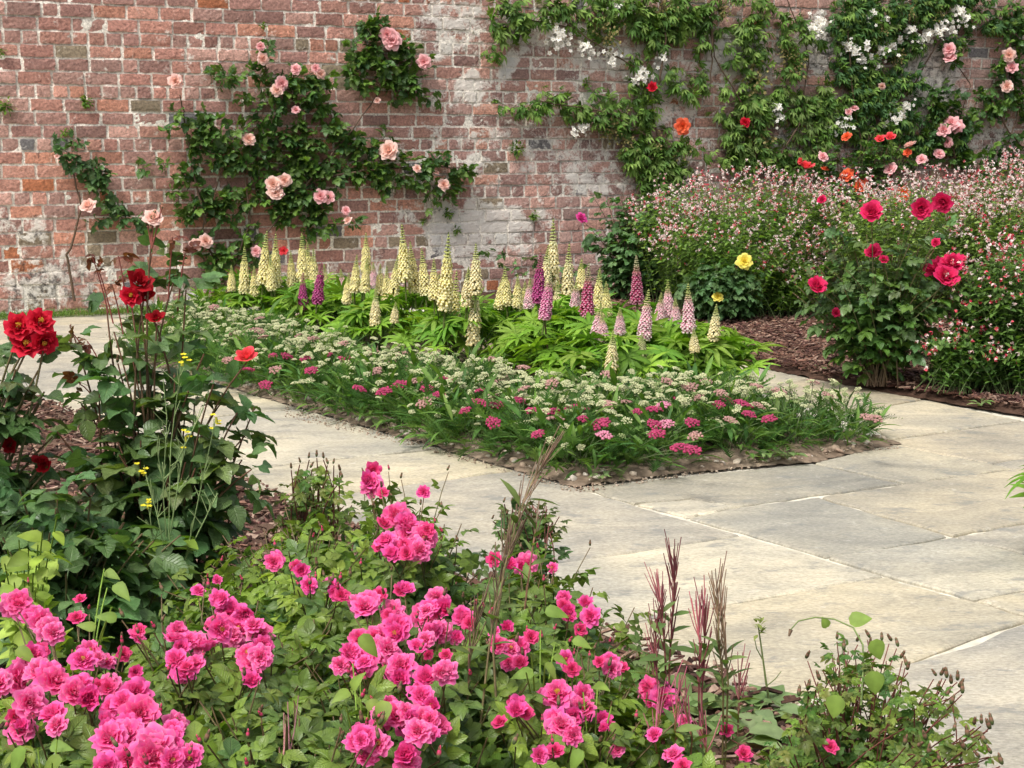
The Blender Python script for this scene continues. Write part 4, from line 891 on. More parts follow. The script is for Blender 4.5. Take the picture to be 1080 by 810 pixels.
climber('climbing_rose', 'peach pink climbing rose spread across the left part of the wall', (238, 312, 1),
 [[(240, 312), (232, 285), (218, 262), (212, 240), (225, 200), (240, 160)], [(240, 312), (245, 280), (262, 230), (255, 180), (270, 130), (290, 90)], [(243, 312), (270, 255), (310, 210), (350, 160), (390, 110), (410, 70)], [(330, 190), (380, 180), (440, 175), (490, 178)], [(215, 235), (200, 170), (192, 120), (188, 100)], [(290, 100), (277, 70), (277, 50)]],
 [(183, 128, 18, 14, 1.0), (245, 85, 32, 20, .9), (310, 100, 40, 42, 1.2), (225, 160, 38, 40, 1.2), (180, 185, 26, 16, 1.0), (215, 220, 42, 32, 1.2), (225, 270, 28, 32, 1.0), (305, 205, 55, 45, 1.35), (340, 155, 45, 45, 1.0), (400, 72, 56, 44, 1.3), (400, 45, 40, 22, 1.0), (385, 165, 45, 30, 1.0), (455, 185, 48, 26, 1.3), (405, 190, 30, 22, 1.2), (265, 265, 25, 25, .9), (340, 240, 35, 18, 1.0), (430, 100, 25, 22, 1.0), (275, 55, 8, 10, 1), (280, 150, 50, 40, .8)],
 [(413, 42, 11, BLUSH), (408, 36, 8, BLUSH), (447, 65, 8, BLUSH), (185, 86, 8, PEACH), (277, 62, 7, PEACH), (275, 49, 5, BLUSH), (297, 88, 8, BLUSH), (292, 95, 7, PEACH), (312, 73, 6, BLUSH), (338, 78, 6, PEACH), (333, 72, 5, BLUSH), (262, 147, 8, PEACH), (288, 194, 9, PEACH), (300, 190, 8, PEACH), (290, 203, 10, PEACH), (338, 207, 8, BLUSH), (347, 208, 7, BLUSH), (410, 159, 11, PEACH), (468, 195, 7, PEACH), (206, 258, 7, PEACH), (217, 254, 8, PEACH), (365, 222, 5, BLUSH), (367, 232, 5, PEACH), (270, 265, 6, BLUSH), (299, 264, 6, CORAL), (312, 116, 5, BLUSH), (398, 106, 4, PEACH), (440, 178, 5, PEACH), (460, 182, 4, PEACH)],
 ROSE_LO, .115, DARK + MID + MID, tip=(.16, .24, .06))
climber('climbing_rose', 'small dark leaved climbing rose with one blush bloom at the left of the wall', (75, 318, 1), [[(78, 318), (70, 270), (85, 220), (75, 180), (62, 160)]],
 [(70, 165, 22, 12, 1.2), (95, 185, 24, 16, 1.6), (120, 215, 14, 16, .7), (105, 228, 14, 8, .9), (145, 225, 8, 12, .6)], [(93, 217, 9, PEACH), (60, 165, 3, PEACH)], ROSE_LO, .11, BLUEG + DARK, density=1.1)
RAMB = [(.095, .19, .032), (.135, .235, .045), (.070, .15, .030), (.17, .265, .06)]
climber('white_rambler', 'white flowered rambler in the top middle of the wall with hanging leaves', (600, 300, 1), [[(640, 310), (650, 250), (690, 150), (680, 80), (600, 30), (520, 15)], [(690, 150), (640, 120), (560, 105)], [(690, 100), (700, 40), (690, -30)], [(600, 30), (560, -20)]],
 [(550, 18, 40, 20, 1), (530, 40, 14, 14, .8), (590, 20, 30, 18, .7), (640, 22, 35, 20, .8), (690, 30, 34, 28, 1.1), (720, 15, 35, 25, 1.1), (560, 112, 28, 14, 1.1), (625, 118, 36, 18, 1.0), (670, 125, 30, 25, 1.0), (690, 165, 50, 24, 1.2), (700, 190, 35, 18, 1.2), (715, 85, 25, 16, .8), (665, 70, 16, 14, .6), (528, 48, 10, 12, .8), (640, 5, 60, 14, .9), (680, 100, 20, 20, .7)],
 [(688, 92, 6, [RED[0], RED[1]]), (720, 133, 9, ORANGE)], DROP_LEAF, .125, RAMB, 'rambler', cluster=[(588, 35, 13), (594, 44, 10), (616, 48, 9), (645, 60, 9), (675, 78, 12), (668, 85, 8), (614, 136, 10), (606, 142, 7), (625, 55, 7), (500, 35, 5), (650, 8, 8), (700, 60, 7)], tan=[(640, 40, 14), (630, 25, 10), (643, 138, 12), (660, 148, 9), (700, 12, 14), (690, 150, 10), (715, 160, 12)], drop=.7, mat=M_SOFTLEAF)
climber('white_rambler', 'rambler with pale hanging leaf fronds and red roses left of the white mass', (790, 300, 1), [[(790, 300), (800, 220), (790, 130), (750, 60), (745, -20)], [(800, 200), (840, 130), (850, 60), (820, -20)], [(747, 0), (748, 60), (745, 100)]],
 [(738, 25, 20, 28, 1.1), (785, 55, 22, 40, 1.0), (750, 100, 26, 14, .7), (795, 115, 40, 35, 1.2), (790, 160, 40, 30, 1.1), (760, 150, 22, 18, .7), (865, 125, 40, 40, 1.3), (840, 170, 40, 20, 1.0), (845, 40, 22, 30, .9), (800, 10, 40, 14, .7), (835, 90, 25, 25, .6)],
 [(786, 129, 6, RED)], DROP_LEAF, .125, RAMB + [(.14, .21, .06)], 'rambler', cluster=[(817, 112, 10), (822, 122, 8), (861, 30, 11), (866, 22, 9), (885, 125, 10), (858, 40, 7)], tan=[(795, 85, 16), (760, 10, 12), (805, 145, 14), (840, 70, 13), (830, 55, 10)], drop=.7, mat=M_SOFTLEAF)
climber('white_rambler', 'dense rambler heavy with white flowers covering the upper right of the wall', (930, 290, 1), [[(930, 290), (925, 220), (900, 130), (890, 40), (900, -30)], [(910, 150), (960, 90), (1000, 20), (1030, -20)]],
 [(900, 20, 34, 34, 1.6), (945, 12, 60, 24, 1.6), (1010, 10, 45, 22, 1.5), (930, 45, 50, 24, 1.5), (905, 70, 30, 30, 1.3), (920, 100, 45, 26, 1.2), (900, 130, 26, 30, 1.3), (950, 125, 46, 26, 1.3), (990, 145, 40, 24, 1.1), (930, 160, 50, 20, 1.0), (960, 85, 26, 22, .7), (1050, 25, 26, 24, 1.0), (1000, 42, 30, 10, .7)],
 [(901, 114, 5, BLUSH), (930, 91, 4, PEACH), (895, 118, 4, BLUSH)], DROP_LEAF, .115, RAMB + DARK, 'rambler', cluster=[(902, 52, 13), (910, 62, 9), (917, 14, 9), (978, 37, 11), (990, 32, 11), (940, 48, 11), (930, 52, 8), (895, 48, 10), (948, 118, 11), (940, 126, 9), (955, 112, 7), (891, 132, 9), (1010, 10, 10), (1018, 18, 8), (972, 42, 7), (960, 30, 8), (935, 20, 7), (880, 135, 7), (1002, 28, 8), (925, 70, 7)], tan=[(945, 60, 9), (930, 30, 9), (955, 15, 10), (985, 15, 10)], drop=.6, mat=M_SOFTLEAF)
climber('climbing_rose', 'pale pink climbing rose at the right end of the wall', (1010, 290, 1), [[(1010, 292), (1015, 220), (1000, 150), (1020, 90), (1000, 60)], [(1015, 220), (1050, 180), (1070, 120), (1060, 50)], [(1040, 100), (1060, 140), (1082, 165)]],
 [(1000, 70, 12, 12, .7), (1060, 80, 22, 30, 1.2), (1055, 110, 36, 16, 1.2), (1005, 135, 34, 26, 1.0), (990, 165, 30, 18, 1.0), (1070, 160, 26, 18, .9), (1040, 175, 50, 14, .9), (1075, 30, 16, 26, 1.2), (985, 110, 20, 20, .8)],
 [(1001, 52, 7, BLUSH), (1002, 61, 7, BLUSH), (1064, 58, 7, PEACH), (1067, 71, 7, BLUSH), (1062, 91, 7, PEACH), (1003, 130, 9, BLUSH), (995, 137, 8, BLUSH), (1009, 133, 8, BLUSH), (999, 150, 6, BLUSH), (990, 162, 6, BLUSH), (991, 163, 5, BLUSH)], ROSE_LO, .12, DARK + MID)
for lab, x, y, r in [('small green fern tuft on the wall above the left climbing rose leaves', 90, 108, 10), ('tiny yellowish fern tuft in the wall under a larger tuft', 68, 140, 7), ('fern tuft growing from bricks at the left frame edge', 7, 112, 12), ('small fern tuft high at the left frame edge of the wall', 2, 55, 6), ('round fern tuft on bare bricks in the middle of the wall', 545, 158, 11), ('grey green wall plant low on the whitewashed patch', 472, 225, 9), ('tuft of wall plant lower on the whitewash by the lupin tips', 481, 243, 7), ('small wall plant on bare bricks above the tallest lupins', 563, 228, 8), ('pale wall plant on bricks at top near the white flowers', 618, 88, 8), ('little tuft in brickwork above the peach roses', 277, 28, 6), ('wall plant in the whitewash left of the lone lupin buds', 446, 233, 6)]:
    p = Wp(x, y, .01); t = thing('wall_fern', lab, 'wall plant', p, 'small plants rooted in the brick wall'); lv = Leaves()
    s_ = r * np.linalg.norm(p - CAM) / F
    for k in range(60):
        v = unit(WN * U(.3, 1) + WD * rng.normal(0, .7) + UP * rng.normal(.1, .6)); lv.one(p + v * s_ * U(0, .7), v, UP + rng.normal(0, .4, 3), s_ * U(.3, .5), jit(pick(MID + LIME), .2))
    lv.build('foliage', t, [leaflet(1, .3, .2, .3, 2)], M_SOFTLEAF)

# ------------------------------------------------------------------ lupins
def lupin_mesh(name, cb, ck, ctip, seed, loose=0.0):
    """spike one unit tall, stem below"""
    r = np.random.default_rng(seed); mb = MB(); Bn = blob(5, 4, .55, .34, .62); Kl = blob(5, 3, .5, .30, .34)
    nW = 24
    for i in range(nW):
        f = i / (nW - 1); z = f ** 1.05 * .96; rad = .092 * (1 - f ** 1.35) ** .8 * (1 - .25 * (f < .08)) * r.uniform(.88, 1.1) + .008; fl = .060 * (1 - .58 * f); n = 9 if f < .8 else 6
        for k in range(n):
            if f < .25 and r.random() < loose: continue
            a = 2 * pi * (k + .5 * (i % 2)) / n + r.uniform(-.12, .12); o = np.array([cos(a), sin(a), 0]); open_ = f < .68
            d = unit(o + np.array([0, 0, .35 + 1.2 * f])); R = frames(d[None], np.array([[0, 0, 1.]]))[0]
            w = np.clip((f - .58) / .25, 0, 1); c1 = np.array(cb) * (1 - w) + np.array(ctip) * w; c2 = np.array(ck) * (1 - w) + np.array(ctip) * w; v = r.uniform(.85, 1.1)
            p = o * rad * r.uniform(.85, 1.1) + [0, 0, z + r.uniform(-.008, .008)]
            if open_: mb.inst(Bn, [R * fl], [p + [0, 0, fl * .45]], [c1 * v]); mb.inst(Kl, [R * fl], [p + o * fl * .35 - [0, 0, fl * .1]], [c2 * v])
            else: mb.inst(Kl, [R * fl * 1.3], [p], [c1 * v])
    tube(mb, [[0, 0, -.35], [0, 0, .4], [0, 0, 1.0]], .018, .008, (.16, .20, .06), 5)
    return mb.mesh(name, M_PETAL)
TIPY, TIPP = (.50, .56, .20), (.52, .50, .30)
SP = {'Y': [lupin_mesh('yellow_spike', (.94, .88, .40), (.95, .91, .58), TIPY, i, .12) for i in range(4)],
      'C': [lupin_mesh('cream_spike', (.94, .90, .60), (.94, .85, .48), TIPY, 10 + i, .2) for i in range(2)],
      'M': [lupin_mesh('magenta_spike', (.42, .05, .20), (.60, .16, .36), (.45, .16, .22), 20 + i, .05) for i in range(2)],
      'R': [lupin_mesh('crimson_spike', (.50, .07, .17), (.72, .34, .45), TIPP, 24 + i, .05) for i in range(2)],
      'K': [lupin_mesh('pink_spike', (.74, .22, .44), (.86, .50, .62), TIPP, 30 + i, .08) for i in range(2)],
      'P': [lupin_mesh('pale_pink_spike', (.88, .50, .60), (.92, .82, .78), TIPY, 40 + i, .1) for i in range(2)],
      'G': [lupin_mesh('green_spike', (.55, .58, .28), (.62, .62, .35), (.40, .48, .16), 50, .3)]}
LUPG = [(.15, .29, .028), (.18, .32, .034), (.115, .245, .028), (.21, .34, .044)]
def lupin(label, gx, gy, spikes, nl=20, sz=.125, spread=.26, hh=.30, loc=None):
    gy += 6 if 330 < gx < 650 else 0; base = G(gx, gy) if loc is None else np.array(loc); base[2] = .03; t = thing('lupin_plant', label, 'lupin', base, 'lupins in the middle bed'); st, lv = MB(), Leaves(); Yb = base[1]
    for k, x, yt, yb in spikes:
        dy = U(-.32, -.15); top, bot = P(x, yt - 4, Yb + dy), P(x + rng.normal(0, 1.0), yb, Yb + dy); h = np.linalg.norm(top - bot)
        ax = unit(top - bot + np.array([rng.normal(0, .05), rng.normal(0, .07), 0]) * h)
        put('flower_spike', pick(SP[k]), t, bot, zframe(ax, U(0, 6.28)) @ np.diag([1.0 * (.33 / h) ** .6, 1.0 * (.33 / h) ** .6, 1.0]), h)
        tube(st, bez(base + np.r_[rng.normal(0, .03, 2), 0], (base + bot) / 2 + [0, 0, .05], bot - ax * .0, 6), .006, .005, (.13, .19, .06) if k in 'YCG' else (.14, .10, .06), 5)
    for i in range(nl):
        a = U(0, 6.28); r = spread * U(.25, 1.1); z = hh * (1.05 - .55 * (r / spread) ** 2) * U(.75, 1.15); e = base + [r * cos(a), r * sin(a), z]
        tube(st, bez(base + np.r_[rng.normal(0, .02, 2), 0], base + [r * .3 * cos(a), r * .3 * sin(a), z * .7], e, 5), .0028, .0022, (.11, .19, .05), 4)
        o = np.array([cos(a), sin(a), 0]); nrm = unit(np.array([0, 0, 1.0]) + o * U(.1, .8) + rng.normal(0, .18, 3)); d = unit(o + rng.normal(0, .5, 3) - nrm * .0)
        lv.one(e, d, nrm, sz * U(.75, 1.15), jit(pick(LUPG), .2))
    st.build('stem', M_STEM, t); lv.build('foliage', t, LUPIN_LEAF, M_SOFTLEAF); return t
LUP = [('yellow lupin with two short spikes at the far left of the clump', 252, 350, 'Y', [(258, 263, 309), (245, 283, 307), (267, 284, 312)]),
 ('lupin with three tall yellow spikes near the left end of the clump', 286, 353, 'Y', [(278, 246, 300), (290, 249, 302), (307, 268, 302), (285, 272, 306)]),
 ('yellow lupin standing behind the two magenta spikes on the left', 325, 351, 'Y', [(318, 249, 296), (332, 265, 304), (326, 258, 300), (342, 282, 308)]),
 ('lupin with two magenta pink spikes in front of yellow ones on the left', 327, 362, 'M', [(320, 291, 326), (335, 278, 320)]),
 ('pale pink and cream lupin between the left magenta and the yellow spikes', 366, 352, 'P', [(361, 287, 312), (393, 280, 303)]),
 ('yellow lupin with four small spikes left of the tall central yellow pair', 374, 360, 'Y', [(376, 272, 308), (366, 291, 320), (386, 249, 288), (401, 282, 312), (384, 276, 308)]),
 ('short cream lupin spike low in the front leaves left of centre', 398, 376, 'C', [(395, 308, 343), (416, 322, 340)]),
 ('yellow lupin with one very tall thick spike and two shorter beside it', 430, 362, 'Y', [(427, 239, 297), (416, 271, 315), (449, 265, 311), (436, 258, 308), (409, 284, 318)]),
 ('tall yellow lupin with a second spike leaning forward and right', 474, 382, 'Y', [(470, 248, 326), (479, 289, 352), (463, 292, 318), (458, 276, 316)]),
 ('slender cream lupin with two long loose spikes in mid clump', 502, 388, 'C', [(501, 260, 310), (499, 297, 363), (492, 284, 322)]),
 ('yellow lupin with two short spikes right of the slender cream ones', 540, 376, 'Y', [(534, 284, 322), (545, 293, 324), (528, 292, 326), (552, 300, 328)]),
 ('tallest cream yellow lupin rising behind the deep magenta spike', 588, 372, 'C', [(581, 234, 304), (597, 260, 319), (588, 300, 330), (603, 280, 322), (574, 262, 310)]),
 ('lupin with one thick deep magenta spike in the centre right', 570, 392, 'M', [(569, 269, 319)]),
 ('pink lupin on a dark red stem in front of the magenta spike', 578, 402, 'K', [(575, 289, 336)]),
 ('pale pink lupin with two thin spikes beside the magenta ones', 600, 384, 'P', [(607, 300, 324), (559, 297, 325)]),
 ('crimson lupin with a pale green tip right of the pink one', 620, 396, 'R', [(620, 281, 335)]),
 ('pale yellow lupin behind the crimson green tipped spike', 632, 382, 'Y', [(631, 286, 330), (612, 276, 306), (640, 300, 334)]),
 ('faded blush lupin with two thin spikes low at the front', 630, 410, 'P', [(629, 323, 360), (638, 332, 362)]),
 ('short cream lupin spike lowest at the front of the clump', 646, 426, 'C', [(644, 352, 393)]),
 ('tall rose crimson lupin right of centre before the mulch bed', 673, 396, 'R', [(673, 271, 319)]),
 ('pale pink lupin with a long spike and a green bud spike under it', 682, 418, 'P', [(680, 308, 358), (655, 327, 352)]),
 ('green unopened lupin spike at the front right', 678, 428, 'G', [(677, 354, 378)]),
 ('pink and white lupin with two spikes near the right end', 710, 408, 'P', [(704, 299, 337), (713, 318, 342), (695, 312, 344)]),
 ('long pink lupin spike second from the right end of the clump', 726, 420, 'P', [(725, 302, 350)]),
 ('cream lupin ending the clump on the right over the yarrow', 748, 424, 'C', [(753, 324, 359), (733, 350, 372)])]
for lab, gx, gy, k, spk in LUP:
    lupin(lab, gx, gy, [((pick('YC') if k == 'Y' and rng.random() < .0 else k), *s) for s in spk], nl=34 if len(spk) > 1 else 28)
t = lupin('green plant with finger shaped leaves poking in at the right frame edge', 1096, 592, [], 14, .11, .09, .24)
t['group'] = 'lupins at the path edge'
del t['group']

# ------------------------------------------------------------------ yarrow
def yarrow_head(name, c, seed, dens=26):
    r = np.random.default_rng(seed); mb = MB(); B = blob(5, 3, .2, .2, .13)
    for i in range(dens):
        rr = sqrt_ = (i / dens) ** .5; a = i * 2.4; p = np.array([rr * cos(a), rr * sin(a), .28 * (1 - rr * rr) + r.normal(0, .03)]) + np.r_[r.normal(0, .05, 2), 0]
        mb.inst(B, [np.eye(3) * r.uniform(.8, 1.25)], [p], [np.array(c) * r.uniform(.78, 1.12)])
        if i % 3 == 0: tube(mb, [[0, 0, -.6], p * [.7, .7, 1] - [0, 0, .2], p - [0, 0, .05]], .03, .02, (.12, .18, .07), 3)
    return mb.mesh(name, M_PETAL)
YH = {'W': [yarrow_head('cream_head', (.66, .69, .42), i, 20 + 4 * i) for i in range(3)], 'g': [yarrow_head('green_head', (.34, .42, .18), 5 + i, 18) for i in range(2)],
      'P': [yarrow_head('deep_pink_head', (.50, .07, .17), 10 + i, 30) for i in range(2)], 'L': [yarrow_head('light_pink_head', (.74, .32, .44), 15, 30)], 'F': [yarrow_head('faded_pink_head', (.56, .34, .30), 17 + i, 24) for i in range(2)]}
PK = [(303, 376, 'P'), (288, 375, 'P'), (322, 378, 'P'), (363, 380, 'P'), (328, 391, 'P'), (396, 393, 'F'), (364, 378, 'P'), (347, 374, 'P'), (435, 388, 'F'), (422, 406, 'P'), (450, 410, 'P'), (472, 401, 'P'), (405, 413, 'P'), (379, 410, 'P'), (463, 416, 'P'), (439, 402, 'F'), (396, 391, 'F'), (507, 412, 'P'), (491, 433, 'P'), (506, 425, 'P'), (524, 427, 'P'), (549, 422, 'P'), (520, 446, 'P'), (562, 433, 'P'), (582, 434, 'P'), (567, 458, 'P'), (603, 430, 'P'), (615, 432, 'P'), (616, 442, 'P'), (634, 447, 'P'), (637, 459, 'L'), (585, 442, 'F'), (673, 434, 'P'), (690, 432, 'P'), (700, 428, 'L'), (703, 447, 'L'), (693, 458, 'P'), (717, 421, 'P'), (730, 446, 'P'), (716, 472, 'P'), (730, 475, 'P'), (733, 460, 'F'), (758, 427, 'P'), (765, 421, 'P'), (785, 427, 'P'), (778, 425, 'P'), (790, 437, 'P'), (811, 442, 'P'), (770, 443, 'F'), (735, 420, 'F'), (800, 428, 'F'), (873, 417, 'F'), (822, 414, 'F'), (690, 448, 'P'), (660, 424, 'F'), (641, 425, 'F'), (447, 425, 'F'), (290, 390, 'F'), (745, 403, 'F'), (520, 418, 'F'), (262, 390, 'P'), (280, 406, 'P'), (240, 380, 'F'), (215, 352, 'F'), (230, 335, 'F'), (914, 440, 'F'), (922, 442, 'F')]
fol = []
for sd_ in range(4):
    lv = Leaves(); r_ = rng
    for i in range(120):
        a = U(0, 6.28); rr = .15 * U(.05, 1) ** .6; z = U(.0, .165) * (1.05 - .4 * rr / .15); p = np.array([rr * cos(a), rr * sin(a), z]); o = np.array([cos(a), sin(a), 0])
        lv.one(p, unit(o * U(.2, 1) + [0, 0, U(.1, .9)] + rng.normal(0, .25, 3)), UP + o * .3, U(.06, .13), jit(pick([(.072, .160, .034), (.098, .195, .040), (.054, .128, .030), (.125, .22, .046)]), .2))
    R = frames(np.array(lv.d), np.array(lv.n)) * np.array(lv.s)[:, None, None]; mb = MB(); w_ = rng.integers(0, 3, len(lv.o))
    w_ = rng.integers(0, 5, len(lv.o))
    for i, T_ in enumerate(FEATHER + [leaflet(1, .085, .4, .4, 4, .9)] * 2): mb.inst(T_, R[w_ == i], np.array(lv.o)[w_ == i], np.array(lv.c)[w_ == i])
    fol.append(mb.mesh('yarrow_leaves', M_SOFTLEAF))
front = lambda p: None
YAREA = gp((608, 508), (700, 497), (780, 489), (857, 483), (935, 468), (860, 454), (800, 446), (740, 440), (650, 446), (560, 440), (440, 416), (340, 385), (270, 366), (215, 352), (170, 352), (158, 381), (270, 414), (447, 464))
ya = np.array(YAREA)[:, :2]; lo, hi = ya.min(0), ya.max(0); pts = []
tries = 0
while tries < 5000 and len(pts) < 96:
    p = U(0, 1, 2) * (hi - lo) + lo; tries += 1
    if in_poly(p[None], ya)[0] and edge_dist(p[None], ya)[0] > .02 and all(np.hypot(*(p - q_)) > .155 for q_ in pts): pts.append(p)
pts = np.array(pts); clumps = [[p, []] for p in pts]
for x, y, k in PK:
    z = .20
    p = G(x, y, z); i = int(np.argmin(np.linalg.norm(pts - p[:2], axis=1))); clumps[i][1].append((p, k))
for i, (p, pk) in enumerate(clumps):
    npk = sum(1 for a in pk if a[1] in 'PL')
    lab = 'low yarrow plant with flat cream flower heads and feathery leaves edging the bed' if npk == 0 else ('low feathery yarrow plant with one deep pink flat head among cream ones' if npk == 1 else 'low feathery yarrow plant with several deep pink flat heads')
    t = thing('yarrow_plant', lab, 'yarrow', (p[0], p[1], .02), 'yarrow plants edging the middle bed')
    put('foliage', fol[i % 4], t, (p[0], p[1], .02), zframe(UP, U(0, 6.28)), U(1.0, 1.25) if p[0] < 1.0 else U(.75, .95))
    st = MB(); de = edge_dist(p[None], ya)[0]; nh = int(rng.integers(14, 21)) if de > .13 else int(rng.integers(7, 12)); hd = []
    for k in range(nh):
        a, rr = U(0, 6.28), .17 * U(0, 1) ** .5
        z = U(.18, .27) if de > .13 else U(.13, .22)
        hd.append((np.array([p[0] + rr * cos(a), p[1] + rr * sin(a), z]), 'W' if rng.random() < .78 else ('g' if rng.random() < .85 else 'F')))
    for (h_, k) in hd + pk:
        b = np.array([p[0], p[1], .03]) + np.r_[rng.normal(0, .03, 2), 0]; tube(st, bez(b, (b + h_) / 2 + [0, 0, .03], h_ - [0, 0, .012], 5), .0018, .0014, (.11, .16, .06), 3)
        if k == 'W' and rng.random() < .5:
            for _ in range(1):
                pass
        s_ = U(.012, .021) if k in 'Wg' else U(.026, .036)
        put('flower_head', pick(YH[k]), t, h_, zframe(np.array([rng.normal(0, .2), rng.normal(-.25, .2), 1]), U(0, 6)), s_)
    st.build('stem', M_STEM, t)

# ------------------------------------------------------------------ weeds and wild plants
def weed(label, p, r, n, cols, T=OVATE, name='weed', cat='weed', up=.5, group=None):
    p = np.array(p); t = thing(name, label, cat, p, group); lv = Leaves(); st = MB()
    for k in range(n):
        a = k * 2.4 + U(-.4, .4); o = np.array([cos(a), sin(a), 0]); e = p + o * r * U(.15, .6) + UP * r * U(.1, up)
        tube(st, [p, (p + e) / 2 + UP * r * .1, e], .0015, .0012, cols[0], 3); lv.one(e, unit(o + UP * U(-.1, .4)), UP + o * .2, r * U(.5, .85), jit(pick(cols), .15))
    st.build('stem', M_STEM, t); lv.build('foliage', t, T, M_SOFTLEAF); return t
SOFTG = [(.17, .25, .09), (.14, .22, .07), (.20, .28, .12)]
for lab, x, y, r, n in [('round leaved weed at the bed corner before the yarrow', 592, 488, .075, 8), ('grey green weed at the bed edge right of the front corner', 640, 500, .05, 6), ('bright weed on the bed edge by the dark flagstone', 808, 484, .07, 9), ('broad leaved weed at the bed edge left of the right corner', 830, 484, .07, 7), ('small round leaved weed along the left bed edge', 455, 462, .06, 8), ('pale weed at the left bed edge nearer the corner', 470, 470, .05, 7), ('weed at the far left bed edge', 395, 447, .06, 9), ('tiny weed below the yarrow at the bed front', 632, 505, .04, 6), ('lone weed seedling in the open mulch', 846, 362, .06, 6), ('green weed at mulch edge beside the path', 870, 392, .06, 9), ('low weed on the mulch below the crimson rose', 830, 373, .05, 8), ('low weed with pale leaves under the red willowherb spikes', 745, 775, .11, 12), ('spreading weed at the paving edge beside the thin weed stem', 795, 765, .10, 12), ('bushy green weed between the bud bush and the willowherb', 770, 800, .12, 14), ('leafy weed in the bark under the leaning rose', 690, 730, .10, 12), ('weed seedling at the mulch edge on the right', 1035, 428, .06, 7)]:
    g = G(x, y, .02); weed(lab, g, r, n, SOFTG)
for lab, x, y, z in [('pale round mallow leaf plant standing among the left yarrow heads', 487, 395, .24), ('round green mallow plant between yarrow and lupins', 390, 358, .22), ('round leaved mallow in the yarrow left of centre', 452, 400, .24), ('broad leaf plant above the yarrow on the right', 780, 400, .22)]:
    g = G(x, y, z); g[2] = .03; t = weed(lab, g + UP * .0, .10, 6, SOFTG, up=2.2)
g = G(20, 545, .05); weed('low feathery green weed on the mulch under the red roses', g, .16, 26, [(.07, .14, .06), (.09, .16, .07)], FEATHER)
# lime young growth at the left edge
p0 = G(25, 640, .35); p0[2] = .04; t = thing('bindweed', 'lime green young leafy plant at the left edge above the pink roses', 'bindweed', p0); lv, st = Leaves(), MB()
for x, y in [(10, 600), (25, 590), (40, 575), (15, 615), (35, 605), (28, 625), (45, 560), (60, 545), (8, 580), (18, 600), (30, 580), (50, 590), (5, 595), (20, 570), (38, 620), (12, 630), (48, 575)]:
    e = P(x, y, 2.55 + U(-.1, .1)); pts_ = bez(p0, (p0 + e) / 2 + UP * .1, e, 6); tube(st, pts_, .002, .0015, LIME[0], 4); lv.along(pts_, .4, 1, 7, .042, [(.26, .36, .05), (.22, .32, .05), (.30, .40, .08)], droop=.4)
st.build('stem', M_STEM, t); lv.build('foliage', t, OVATE, M_SOFTLEAF)
# bindweed over the bud bush
p0 = G(905, 745, .25); t = thing('bindweed', 'bindweed shoot curling over the bud covered rose at bottom right', 'bindweed', p0); lv, st = Leaves(), MB()
cv = np.array([G(x, y, .38 + dz) for x, y, dz in [(908, 745, 0), (911, 700, 0), (910, 680, .02), (900, 662, .04), (880, 653, .04), (860, 651, .04), (842, 655, .03), (834, 664, .02)]])
tube(st, cv, .0022, .0012, (.16, .22, .07), 4); tube(st, [cv[-1], cv[-1] - UP * .012 + [-.003, 0, 0]], .004, .002, (.22, .15, .10), 5)
for x, y, s_, a in [(907, 652, .040, .3), (870, 656, .022, 2.0), (925, 685, .036, -1.2), (922, 720, .038, -1.5), (880, 745, .036, -1.8)]:
    e = G(x, y, .40); lv.one(e - np.array([cos(a), 0, sin(a)]) * s_ * .5, np.array([cos(a), -.2, sin(a)]), np.array([-.2, -.6, .7]), s_, (.20, .30, .06))
st.build('stem', M_STEM, t); lv.each('leaf', t, [leaflet(1, .42, .15, .2, 5, .6)], M_SOFTLEAF)
# loose bindweed leaves in the pink roses
for lab, pl in [('bindweed with pale leaves climbing through the middle pink roses', [(380, 720), (390, 735), (372, 700), (365, 745), (400, 740)]), ('bindweed with lime leaves beside the leaning pink rose', [(560, 690), (575, 700), (555, 710), (585, 680), (570, 665)]), ('bindweed leaves low over the bottom centre trusses', [(630, 727), (610, 785), (615, 730), (645, 745)]), ('bindweed strand with pale leaves by the left pink trusses', [(113, 620), (118, 640), (110, 600), (112, 655), (15, 655), (18, 685)]), ('broad lime bindweed leaves on the rose at the bottom left', [(40, 790), (30, 800), (55, 805), (60, 780)])]:
    pts_ = np.array([Bp(x, y, .05) for x, y in pl]); p0 = pts_.mean(0) - UP * .2; t = thing('bindweed', lab, 'bindweed', p0); lv, st = Leaves(), MB()
    for e in pts_:
        tube(st, bez(p0, (p0 + e) / 2 + UP * .05, e, 6), .0018, .0012, LIME[0], 4)
        for _ in range(1): lv.one(e + rng.normal(0, .015, 3), unit([rng.normal(0, .6), -.4, rng.normal(-.1, .6)]), np.array([rng.normal(0, .3), -.7, .6]), U(.024, .038), jit((.19, .29, .055), .15))
    st.build('stem', M_STEM, t); lv.each('leaf', t, [leaflet(1, .30, .25, .35, 6, .55, .02)], M_SOFTLEAF)
